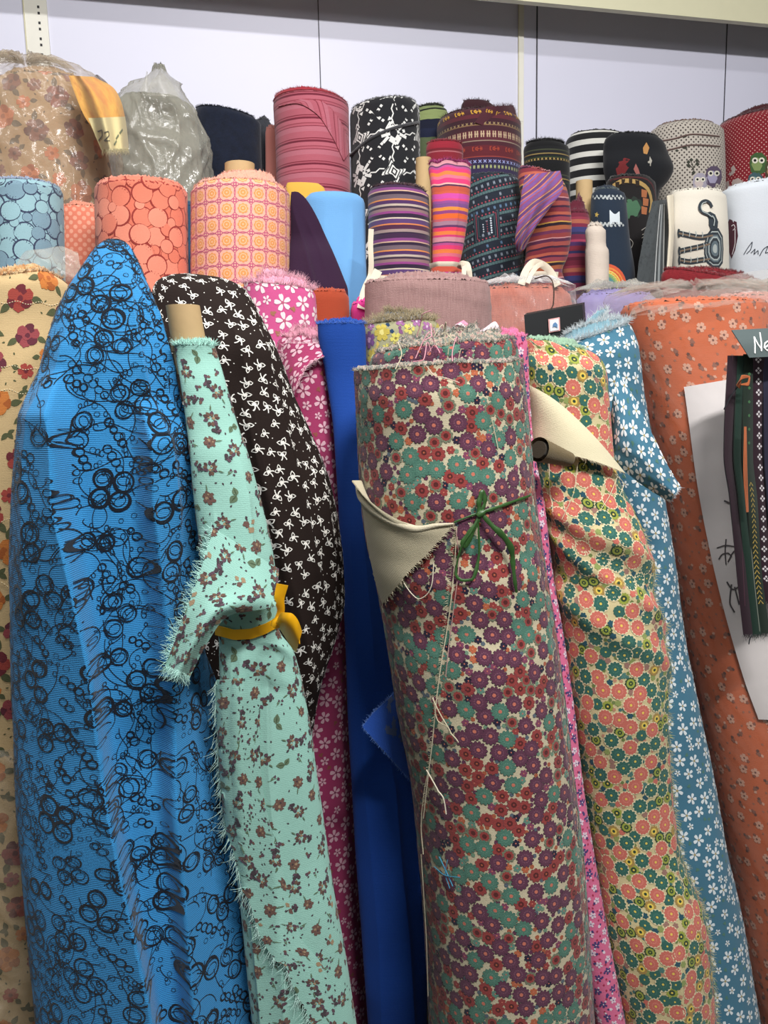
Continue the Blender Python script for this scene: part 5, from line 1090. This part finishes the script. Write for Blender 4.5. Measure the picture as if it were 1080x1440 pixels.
def pat_rain(m, sf):
    cols = ['#c9583a', '#d98a44', '#d9c766', '#7fa36a', '#5a8a8e', '#e0ddd0']; c = []
    for k, h in enumerate(cols):
        c.append((M(h), disc(.052 - k * .0075, 30)))
    u, v = sf.hit([852], [402]); stamp(m, sf, c, u, v, 0, .95, 2)
    u, v = sf.hit([864], [306]); stamp(m, sf, [(M('#c9d2d6'), np.array([(-.012, -.016), (.012, -.019), (.014, .014), (-.010, .017)]))], u, v)
    st_ = scallop(.007, 5, .55, 2); u, v = sf.hit([839], [302]); stamp(m, sf, [(M('#b39a4e'), st_)], u, v)
    for y0 in (276, 314):
        for k in range(16):
            u, v = sf.hit([834 + k * 2.8], [y0 + (k % 2) * 3]); stamp(m, sf, [(M('#aeb4b4'), blob(.0032, k, 6, .4))], u, v)
roll('navy roll printed with a rainbow and small stars, right of the cream towelling roll', [(268,838,868,1.76),(273,833,877,1.76),(300,832,880,1.75),(340,834,884,1.74),(380,834,890,1.73),(440,836,894,1.72)], M('#1d2a3a'), tier='mid', nu=110, seed=65, pattern=pat_rain, fringe=200, fl=.004, fringe_mat=M('#7d8a88'), fy=.7)
# grey striped hanging cloth, elephant roll, white roll
ST6 = mat_mottle('charcoal_canvas', ['#2c3032', '#43484a', '#35393b'], 60)
gs = thing('hanging_cloth', 'charcoal cloth edged with grey stripes and a cream selvedge, left of the elephant print', 'hanging cloth', at(930, 400, 1.7))
G = free_px([(918,283,1.68),(908,320,1.67),(900,360,1.66),(893,410,1.65)], [(938,280,1.70),(940,320,1.69),(941,360,1.68),(942,410,1.67)], 24, 40, bulge=.015, wr=.003)
sh = sheet(G, ST6, .003)
vv = np.linspace(.01, sh.L[-1] - .01, 30)
for f_, c_, w_ in ((.05, '#b9bcbc', .003), (.16, '#8c9294', .006), (.30, '#c4c6c4', .004), (.42, '#6a7072', .004)): ribbon_uv(sh.m, sh, np.stack([np.interp(vv, sh.L, sh.R) * f_, vv], -1), w_, M(c_))
sh.m.build('cloth_panel', gs)
sh = sheet(free_px([(938,275,1.66),(941,320,1.65),(939,360,1.64),(935,410,1.63)], [(947,273,1.67),(948,320,1.66),(946,360,1.65),(942,410,1.64)], 8, 30, bulge=.004), M('#d8cfba'), .003); sh.m.build('selvedge', gs)
def pxpoly(m, sf, pts, mat, lev=0, n=None):     # filled print given by its outline, subdivided so that it follows the cloth
    pts = np.array(pts, float); u, v = sf.hit(pts[:, 0], pts[:, 1]); off = BASEOFF + lev * .00025; k = len(pts)
    c = np.array([u.mean(), v.mean()]); rings = [np.stack([u, v], -1) * f + c * (1 - f) for f in (1, .66, .33)]
    A = np.concatenate(rings + [c[None]]); V = sf.map(A[:, 0], A[:, 1], off); fq = []
    for r_ in range(2): fq += [[r_*k + i, r_*k + (i+1) % k, (r_+1)*k + (i+1) % k, (r_+1)*k + i] for i in range(k)]
    m.add(V, np.array(fq), mat); m.add(V, np.array([[2*k + i, 2*k + (i+1) % k, 3*k] for i in range(k)]), mat)
def pxline(m, sf, pts, w, mat, off=.0008, n=16):
    p = smooth_path(np.array(pts, float), n); u, v = sf.hit(p[:, 0], p[:, 1]); ribbon_uv(m, sf, np.stack([u, v], -1), w, mat, off)
def pat_elephant(m, sf):
    dk, md, lt, br = M('#30383f'), M('#5f6e75'), M('#a9b2b0'), M('#7a6a5a')
    for a, b, c, d in (((1002,331),(985,334),(968,331),(955,328)), ((998,343),(984,347),(970,350),(957,353)), ((998,364),(984,366),(970,368),(957,366))):   # legs point left
        pxline(m, sf, [a, b, c, d], .0115, dk, .0009); pxline(m, sf, [a, b, c, d], .0035, br, .0014)
        for k in range(4): x = d[0] + 5 + k * 9; y = d[1] + (a[1] - d[1]) * (k * 9 + 5) / 46; pxline(m, sf, [(x, y - 4), (x + 1, y), (x, y + 4)], .0018, lt, .0016, 4)
    for x, y in ((955,328),(956,353),(956,366)): pxline(m, sf, [(x, y - 6), (x - 1, y), (x, y + 6)], .006, dk, .0011)
    B = np.array([(1000,321),(993,331),(990,344),(990,358),(994,370),(1002,377),(1011,377),(1016,370),(1017,350),(1016,332),(1010,321)], float); cc = np.array([1005, 350.])
    for k, (s, c) in enumerate(((1, dk), (.86, lt), (.80, dk), (.68, md), (.60, lt), (.52, dk), (.38, md), (.22, lt))): pxpoly(m, sf, (B - cc) * s + cc, c, 2 + k * .5)
    pxpoly(m, sf, [(999,324),(1008,323),(1009,312),(1005,302),(998,298),(992,300),(996,308),(996,316)], dk, 6)
    pxline(m, sf, [(1000,306),(994,302),(987,299),(983,293),(985,286),(991,283),(997,286),(1000,292)], .0065, dk, .0034, 26)
    pxline(m, sf, [(1000,306),(993,301),(987,298),(985,292),(987,287),(992,285)], .0018, lt, .0040, 20)
    pxline(m, sf, [(1002,318),(1003,310),(1000,304)], .0022, lt, .0044, 8)
ele_rows = [(272,946,1012,1.68),(277,944,1018,1.68),(320,945,1020,1.67),(380,948,1022,1.68),(440,950,1024,1.69)]
roll('cream roll printed with a dark patterned elephant lying on its side', ele_rows, M('#d8d2c4'), tier='mid', nu=150, seed=66, pattern=pat_elephant, fringe=40, fl=.002, cap=dict(layers=3, rise=.004), fy=.6)
def pat_white(m, sf):
    mar, ink = M('#4a2430'), M('#3a3f48')
    pxpoly(m, sf, [(1026,308),(1020,322),(1022,340),(1026,356),(1029,364),(1034,352),(1038,332),(1036,312)], mar, 1)
    pxline(m, sf, [(1029,318),(1032,316),(1034,320),(1031,324)], .002, M('#cfc6c8'), .0012); pxline(m, sf, [(1034,322),(1034,340),(1030,358)], .0022, M('#d8d0d2'), .0012)
    for st_ in ([(1046,358),(1052,348),(1058,340),(1056,350),(1050,357)], [(1056,356),(1062,350),(1060,358),(1066,352),(1066,358)], [(1068,360),(1074,350),(1080,346),(1076,356),(1084,354)], [(1080,358),(1090,346)]): pxline(m, sf, st_, .0018, ink)
roll('bluish white roll with dark handwriting print at the right edge', [(262,1028,1112,1.70),(268,1018,1120,1.70),(320,1020,1124,1.70),(440,1022,1128,1.72)], M('#cdd3da'), tier='mid', nu=130, seed=67, pattern=pat_white, fringe=30, fl=.002, cap=dict(layers=4, rise=.006), fy=.75, tilt=.06)
# ================================================================== BACK ROW
def back(label, rows, mat, **kw): kw.setdefault('tier', 'back'); kw.setdefault('nu', 100); return roll(label, rows, mat, **kw)
rb = back('tall beige floral roll in loose clear plastic, top left of the back row', [(112,4,116,1.980),(120,-10,134,1.980),(150,-24,146,1.980),(200,-30,152,1.970),(290,-32,158,1.960),(340,-32,160,1.940)], M('#b3916c'), seed=80, fy=.6, wr=.006, wf=(20, 14), fringe=60,
    pattern=pat_roses('#6b5a4a', (('#8f5048', '#6a3c3c'), ('#8a5a50', '#6d4a48'), ('#c8754f', '#a3583c')), .030, 81), cap=dict(rise=.02, layers=3))
plastic(rb.root, [(94,-30,100,1.970),(100,-34,122,1.970),(120,-36,140,1.970),(150,-36,152,1.970),(200,-36,158,1.970),(290,-36,162,1.960),(340,-36,164,1.940)], .7, PLASTIC_HAZY, 82, .016, fy=.66, f=(24, 16), step=.008, expand=.004)
gf = thing('cloth_flap', 'golden cloth corner with frayed cream end marked 72, over the plastic wrapped beige roll', 'cloth', at(140, 210, 1.8))
G = free_px([(96,106,1.88),(104,128,1.83),(116,158,1.81),(130,182,1.80),(142,210,1.80)], [(132,108,1.90),(160,124,1.86),(172,148,1.84),(178,180,1.83),(181,208,1.82)], 44, 50, bulge=.05, fold=lambda S, T: .012 * np.cos(S * 13 + T * 2) * (1 - T * .6))
GOLD = mat_mottle('golden_floral_cloth', ['#7c4a34', '#b98048', '#d3a055', '#d08a50', '#c9975a'], 14, (1, .5))
sh = sheet(G, GOLD, .002, fringe_edges=()); sh.m.build('cloth_fold', gf)
G = free_px([(124,166,1.79),(132,186,1.785),(142,210,1.785)], [(176,164,1.815),(179,186,1.81),(181,208,1.805)], 40, 24, bulge=.052, fold=lambda S, T: .010 * np.cos(S * 13 + 1.2 + T))
sh = sheet(G, M('#cfc190'), .002, fringe_edges=('b',), fl=.012, fmat=M('#cdc398'), nfr=220)
for st_ in ([(138,185),(144,183),(144,190),(139,198)], [(147,187),(152,185),(153,190),(147,198),(154,198)]): pxline(sh.m, sh, st_, .0024, M('#5a5648'))
for x, y in ((163, 196), (168, 188), (160, 204)): pxline(sh.m, sh, [(x, y), (x + 4, y - 6)], .004, M('#6d7258'))
sh.m.build('frayed_end', gf)
gb = back('grey floral roll tied up in a shiny grey plastic bag', [(138,176,254,2.100),(146,166,268,2.100),(180,163,280,2.100),(220,162,286,2.090),(300,162,292,2.070)], mat_mottle('grey_floral_cloth', ['#54524c', '#8c897a', '#7d7b70', '#9a9788'], 18), seed=83, fy=.42, wr=.006, wf=(20, 14), fringe=0, cap=dict(layers=2))
plastic(gb.root, [(101,217,228,2.095),(108,211,236,2.095),(122,190,246,2.095),(134,174,256,2.095),(150,165,268,2.095),(180,162,281,2.095),(220,160,290,2.085),(300,160,296,2.075),(340,160,298,2.065)], .7, PLASTIC_DENSE, 84, .020, fy=.6, f=(26, 18), step=.008, expand=.004)
sheet(free_px([(196,128,2.0),(203,112,2.0),(206,100,2.0)], [(212,130,2.0),(209,114,2.0),(208,101,2.0)], 8, 10, bulge=.005), PLASTIC_GREY, .001).m.build('bag_tip', gb.root)
sheet(free_px([(206,134,2.0),(212,116,2.0),(223,100,2.0)], [(252,136,2.0),(240,116,2.0),(227,100,2.0)], 14, 14, bulge=.02, wr=.006), PLASTIC_GREY, .001).m.build('bag_tip', gb.root)
bt = thing('plastic_bag', 'brown tinted plastic bag peak between the golden cloth corner and the grey bag', 'plastic bag', group='loose crumpled plastic bags', base=at(140, 130, 2.12))
sheet(free_px([(122,130,2.14),(128,116,2.13),(134,105,2.13)], [(166,150,2.13),(152,118,2.13),(138,105,2.13)], 20, 16, bulge=.03, wr=.008), mat_plastic('brown_plastic', '#6e5a4a', .55, .4), .001).m.build('film', bt)
back('dark navy fuzzy roll, tallest left of the pink striped roll', [(160,276,356,2.160),(167,272,366,2.160),(220,274,368,2.150),(300,276,370,2.140)], mat_mottle('navy_velour', ['#0c1220', '#121a2c', '#161f34'], 50, bump=.8), seed=85, fringe=500, fl=.006, cap=dict(layers=4), tilt=-.12, wr=.004, fy=.55)
back('slim grey black denim roll squeezed beside the dark navy roll', [(170,362,378,2.210),(176,360,382,2.210),(300,362,384,2.190)], mat_mottle('denim_grey', ['#26282e', '#3a3c42', '#2c2e36'], 60), seed=86, fringe=40, nu=50, fy=.7)
back('thin salmon roll, a sliver left of the pink striped roll', [(182,374,392,2.15),(187,373,396,2.15),(300,374,398,2.13)], M('#b5736a'), seed=87, fringe=20, nu=50, fy=.5)
ST7 = mat_stripes('pink_wine_stripe', .052, even(['#ac5a68', '#7a2a3a', '#a85462', '#6c2234', '#b3606e', '#8e3e4c', '#ae5a68', '#7c2e3e', '#b36876'], [5, .8, 1, 1.6, 3, .8, 1.6, .6, 4]), wavy=.0015, streak=.12)
pk = back('pink roll with fine wine red stripes and a crimson top edge', [(142,388,480,2.05),(149,385,489,2.05),(200,388,490,2.04),(300,390,492,2.02)], ST7, seed=88, edge=M('#a8283a'), fringe=400, fl=.005, fringe_mat=M('#b02c3c'), cap=dict(layers=4), tilt=-.05)
uu_, vv_ = np.meshgrid(np.linspace(-1.9, 1.9, 60) * pk.R[0], np.linspace(.0003, .010, 6)); G = pk.map(uu_, vv_, .0015)
sheet(G, M('#a02434'), .001, fringe_edges=('b', 't'), fl=.006, nfr=300).m.build('crimson_edge', pk.root)
G = patch_px(pk, [(392,150),(416,146),(444,160),(466,192),(482,226)], [(424,140),(448,142),(470,160),(484,186),(489,214)], .003, .003, .002, 16, 40)
ST7b = mat_stripes('pink_wine_stripe_slant', .052, even(['#ac5a68', '#7a2a3a', '#a85462', '#b3606e', '#8e3e4c', '#b36876'], [5, .8, 1, 3, .8, 4]), slant=1.5)
sheet(G, ST7b, .003, fringe_edges=('r',), fl=.003, fmat=M('#a8283a'), nfr=100).m.build('folded_edge', pk.root)
az = back('black roll with a bold white aztec pattern', [(152,496,582,2.05),(158,493,588,2.05),(210,494,589,2.04),(300,496,590,2.02)], M('#1e1f23'), seed=89, edge=mat_fuzz('grey_black_ends', ['#2a2b30', '#77787a', '#1c1d22'], 200), pattern=pat_aztec, fringe=500, fl=.005, fringe_mat=M('#4a4b50'), cap=dict(layers=4), tilt=.10)
pxline_m = Mesh()
p = smooth_path([(490,222),(520,196),(555,180),(588,172)], 30); u, v = az.hit(p[:, 0], p[:, 1]); tube(pxline_m, az.map(u, v, .002), .0035, mat_fuzz('black_edge', ['#1a1b1f', '#55565a'], 200), 6); pxline_m.build('loose_edge', az.root)
back('green over navy roll with a ragged black top, right of the aztec roll', [(152,586,622,2.14),(158,584,629,2.14),(200,586,628,2.13),(300,588,626,2.12)], mat_stripes('green_navy_blocks', .14, [(0, '#79855a'), (.10, '#1c2018'), (.13, '#86935f'), (.30, '#14182c'), (.46, '#1a2038'), (.62, '#5a6648')], wavy=.01), seed=90, nu=60, edge=M('#1c2018'), fringe=260, fl=.008, fringe_mat=M('#22281c'), fy=.6, tilt=.1)
def eth1(m, sf):
    seq = [(.018, glyph_bone('#c99a3a', .0085), .042), (.046, glyph_x('#a08a62', .0026), .011), (.072, glyph_bars('#b9a083', .0085), .0145), (.107, glyph_bone('#9a3f30', .0085), .042), (.137, glyph_x('#8f95c4', .0034), .012), (.150, glyph_bars('#aab07c', .0045), .010), (.175, glyph_bone('#a87a3a', .0075), .04)]
    bands([(a, b, c, 0) for a, b, c in seq])(m, sf)
ST8 = mat_stripes('maroon_folk_bands', .165, even(['#44202a', '#5a2630', '#3a1c26', '#7d5f44', '#3f1e28', '#54242e', '#8d7a6a', '#481f2a', '#5c1f28', '#8a3a34', '#3a2038', '#2a2440', '#322848'], [5, 2, 3, .6, 2.4, 5, .5, 2, 5.5, .5, 2, 3.5, 2.5]))
eth = back('maroon roll with gold and rust woven folk figures', [(170,620,718,2.05),(176,617,728,2.05),(220,618,729,2.04),(300,620,730,2.02)], ST8, seed=91, edge=M('#3a1a22'), pattern=eth1, fringe=400, fl=.007, cap=dict(layers=4), tilt=.0)
G = patch_px(eth, [(672,168),(676,160),(684,150)], [(726,200),(727,176),(724,152)], .004, .004, .003, 30, 14)
G = free_px([(684,150,1.945),(676,160,1.945),(668,172,1.945)], [(722,148,1.975),(727,168,1.985),(728,196,1.99)], 40, 18, bulge=.02)
sh = sheet(G, M('#4a222c'), .003, fringe_edges=('t', 'r'), fl=.007, nfr=120); stamp(sh.m, sh, glyph_bone('#c99a3a', .0078), np.array([-.035, 0, .035]), np.array([.014, .018, .022]), -.12)
sh.m.build('raised_corner', eth.root)
m = Mesh(); r_ = loft([(143,652,686,2.03),(150,648,694,2.03),(190,648,696,2.03)], at(660, 176, 2.03)[2], fy=.5, nu=60, wr=.003, seed=3, step=.005); m.grid(r_.P, M('#35181f')); c = r_.P[0].mean(0); m.add(np.concatenate([r_.P[0], c[None]]), np.array([[i, i+1, len(r_.P[0])] for i in range(len(r_.P[0]) - 1)]), M('#35181f')); fringe_ring(m, r_.P[0], c, 120, .006, M('#35181f')); m.build('inner_fold', eth.root)
ST9 = mat_stripes('crimson_stripe', .05, even(['#8c2030', '#6a1a26', '#a05a60', '#7d1e2c', '#5c1824', '#9a4a40'], [3, 1, .6, 3, 1, .6]))
back('small crimson roll with a fuzzy top, above the bright pink and orange bundle', [(203,602,648,1.84),(208,600,651,1.84),(250,602,650,1.83),(440,604,650,1.82)], ST9, tier='mid', seed=92, nu=70, edge=M('#7d1e2c'), fringe=300, fl=.005, fy=.7)
ST10 = mat_stripes('black_olive_bands', .06, even(['#0f1012', '#17181a', '#3c4030', '#1a1b1e', '#8a7648', '#15161a', '#22301f', '#121316'], [6, 2, 1, 2, .8, 1.6, 1.2, 4]))
def olive(m, sf): bands([(.050, glyph_x('#a88f54', .0026), .010, 0)])(m, sf)
back('black fringed roll with an olive woven band, above the purple and rust bundle', [(203,742,790,1.97),(209,737,799,1.97),(260,739,800,1.96),(320,740,800,1.95)], ST10, seed=93, nu=80, pattern=olive, edge=M('#0f1012'), fringe=700, fl=.008, fringe_mat=M('#121316'), fy=.7)
ST11 = mat_stripes('black_white_stripe', .0315, [(0, '#d0cfc8'), (.42, '#1b1c1e')], wavy=.0008, streak=.06)
back('roll with bold black and white horizontal stripes', [(192,804,872,2.10),(199,798,884,2.10),(260,798,886,2.09),(320,800,886,2.08)], ST11, seed=94, edge=M('#2a2b2c'), fringe=60, fl=.003, cap=dict(layers=3), fy=.75)
def pat_leaves(m, sf):
    or_, rd, gr, wh = M('#b5844e'), M('#6d2426'), M('#3f6248'), M('#a8a49a')
    pxpoly(m, sf, [(866,238),(870,228),(878,222),(886,224),(884,236),(876,248),(868,246)], rd)
    pxpoly(m, sf, [(909,200),(913,208),(910,217),(905,216),(904,208)], or_); pxpoly(m, sf, [(894,230),(898,238),(900,245),(895,246),(891,238)], M('#a0605a')); pxpoly(m, sf, [(914,220),(917,226),(915,234),(911,228)], wh)
def pat_leaves2(m, sf):
    gr, br, tan, wh, mar = M('#44684e'), M('#a0623f'), M('#a88a54'), M('#a8a49c'), M('#4a1c20')
    pxpoly(m, sf, [(866,298),(870,285),(880,278),(892,276),(902,282),(905,294),(898,306),(882,312),(870,308)], M('#26302a')); pxpoly(m, sf, [(870,296),(874,286),(884,280),(896,282),(901,292),(896,304),(882,308),(872,304)], gr, 1)
    pxline(m, sf, [(862,262),(878,254),(896,256),(912,268),(916,286),(914,300)], .010, tan); 
    for k, (x, y) in enumerate(((868,260),(876,256),(886,255),(896,258))): pxpoly(m, sf, [(x - 3, y - 5), (x + 3, y - 4), (x + 3, y + 4), (x - 2, y + 4)], M('#2a2018'), 2)
    for k, (x, y) in enumerate(((906,272),(908,284),(906,296))): pxpoly(m, sf, [(x - 4, y - 6), (x + 4, y - 4), (x + 3, y + 6), (x - 4, y + 5)], br, 1)
    pxline(m, sf, [(858,254),(880,249),(904,250),(918,262),(922,285),(918,310)], .005, mar)
    for k in range(4): pxline(m, sf, [(902,324 + k * 11),(908,320 + k * 11),(909,327 + k * 11),(903,330 + k * 11)], .0016, wh)
    pxline(m, sf, [(884,334),(890,342),(886,352)], .0016, wh)
BLKC = M('#14161b')
back('black roll printed with autumn leaves, its rounded top bulging to the right', [(192,858,924,1.96),(198,851,932,1.96),(214,849,938,1.96),(236,849,946,1.95),(254,852,938,1.95),(268,856,926,1.95),(300,858,922,1.94)], BLKC, seed=95, nu=110, pattern=pat_leaves, fringe=60, fl=.003, fy=.4, cap=dict(layers=2))
back('dark brown black roll with a green round motif, below the autumn leaf roll', [(252,858,914,1.84),(258,854,920,1.84),(320,856,922,1.83),(400,860,924,1.82)], M('#1a1718'), tier='mid', seed=96, nu=110, pattern=pat_leaves2, fringe=20, fl=.003, fy=.6, cap=dict(layers=2))
def owl(m, sf, x, y, s, c1, c2, c3):
    P = lambda L: [(x + a * s, y + b * s) for a, b in L]
    pxpoly(m, sf, P([(-14,0),(-12,-12),(-4,-18),(6,-18),(14,-10),(15,2),(12,14),(0,20),(-12,14)]), M(c1), 1)
    pxpoly(m, sf, P([(-11,2),(-8,-7),(-1,-10),(5,-6),(7,4),(3,12),(-6,12)]), M(c2), 2)
    for ax in (-5, 6):
        pxpoly(m, sf, P([(ax + 5 * math.cos(t), -5 + 5 * math.sin(t)) for t in np.linspace(0, 2*PI, 10, endpoint=False)]), M('#d8d4c4'), 3); pxpoly(m, sf, P([(ax + 2.4 * math.cos(t), -5 + 2.4 * math.sin(t)) for t in np.linspace(0, 2*PI, 8, endpoint=False)]), M('#1c1a20'), 4)
def pat_owl1(m, sf):
    owl(m, sf, 1003, 248, .8, '#584a60', '#a09ab4', '#ddd'); owl(m, sf, 984, 256, .7, '#a09aa8', '#c2b4b0', '#ddd')
    dk = M('#3a3c34')
    pxline(m, sf, [(976,242),(974,232),(972,228)], .002, dk); pxline(m, sf, [(975,236),(980,228)], .002, dk); pxline(m, sf, [(975,238),(968,230)], .002, dk)
    for a, b in ((968,228),(972,225),(980,226),(981,231),(968,233),(975,243)): pxpoly(m, sf, [(a - 3, b), (a, b - 3), (a + 3, b), (a, b + 3)], dk, 1)
    for a, b in ((963,192),(962,208),(952,212),(964,208)): pxpoly(m, sf, [(a - 3, b), (a, b - 2), (a + 3, b), (a, b + 2)], dk, 1)
dot = back('off white roll with small dark dots and little owls', [(180,926,1000,2.10),(188,916,1011,2.10),(230,918,1013,2.09),(300,922,1014,2.08)], mat_dots('cream_dark_dots', '#b9b1a6', '#4a4240', .0092, .26), seed=97, nu=150, pattern=pat_owl1, edge=M('#7a6258'), fringe=60, fl=.003, cap=dict(layers=4), fy=.8)
for k, pts in enumerate(([(918,200),(945,196),(975,189),(1011,192)], [(920,216),(945,210),(975,204),(1012,206)])):
    m = Mesh(); p = smooth_path(pts, 40); u, v = dot.hit(p[:, 0], p[:, 1]); tube(m, dot.map(u, v, .001), .0022, M('#6a5550'), 6); m.build('layer_edge', dot.root)
def pat_owl2(m, sf):
    for (x, y, s, a, b) in ((1066,230,.85,'#3f5a34','#7d8f5a'), (1062,256,.75,'#3f5a60','#8aa0a0'), (1088,240,.9,'#4a3a2c','#a08060')): owl(m, sf, x, y, s, a, b, '')
    g = M('#a89a94')
    for P in ([(1028,236),(1032,232),(1035,238),(1032,244),(1027,248),(1025,244),(1029,241)], [(1030,254),(1038,250),(1046,256),(1044,264),(1034,266),(1029,262)], [(1021,256),(1025,254),(1026,262),(1022,266)]): pxpoly(m, sf, P, g, 1)
back('dark red roll with white pin dots and owl prints at the right edge', [(168,1020,1130,2.12),(178,1014,1140,2.12),(240,1016,1142,2.11),(300,1018,1144,2.1)], mat_dots('red_pin_dots', '#7d1c26', '#c49a94', .0088, .2), seed=98, nu=160, pattern=pat_owl2, edge=M('#451820'), fringe=120, fl=.004, cap=dict(rise=.03, layers=4), fy=.8, tilt=.1)
back('dark teal sliver of a roll between the coral bubble roll and the lattice roll', [(290,250,276,1.88),(294,248,278,1.88),(440,250,280,1.86)], M('#274a66'), tier='mid', seed=99, nu=40, fringe=0, fy=.4)
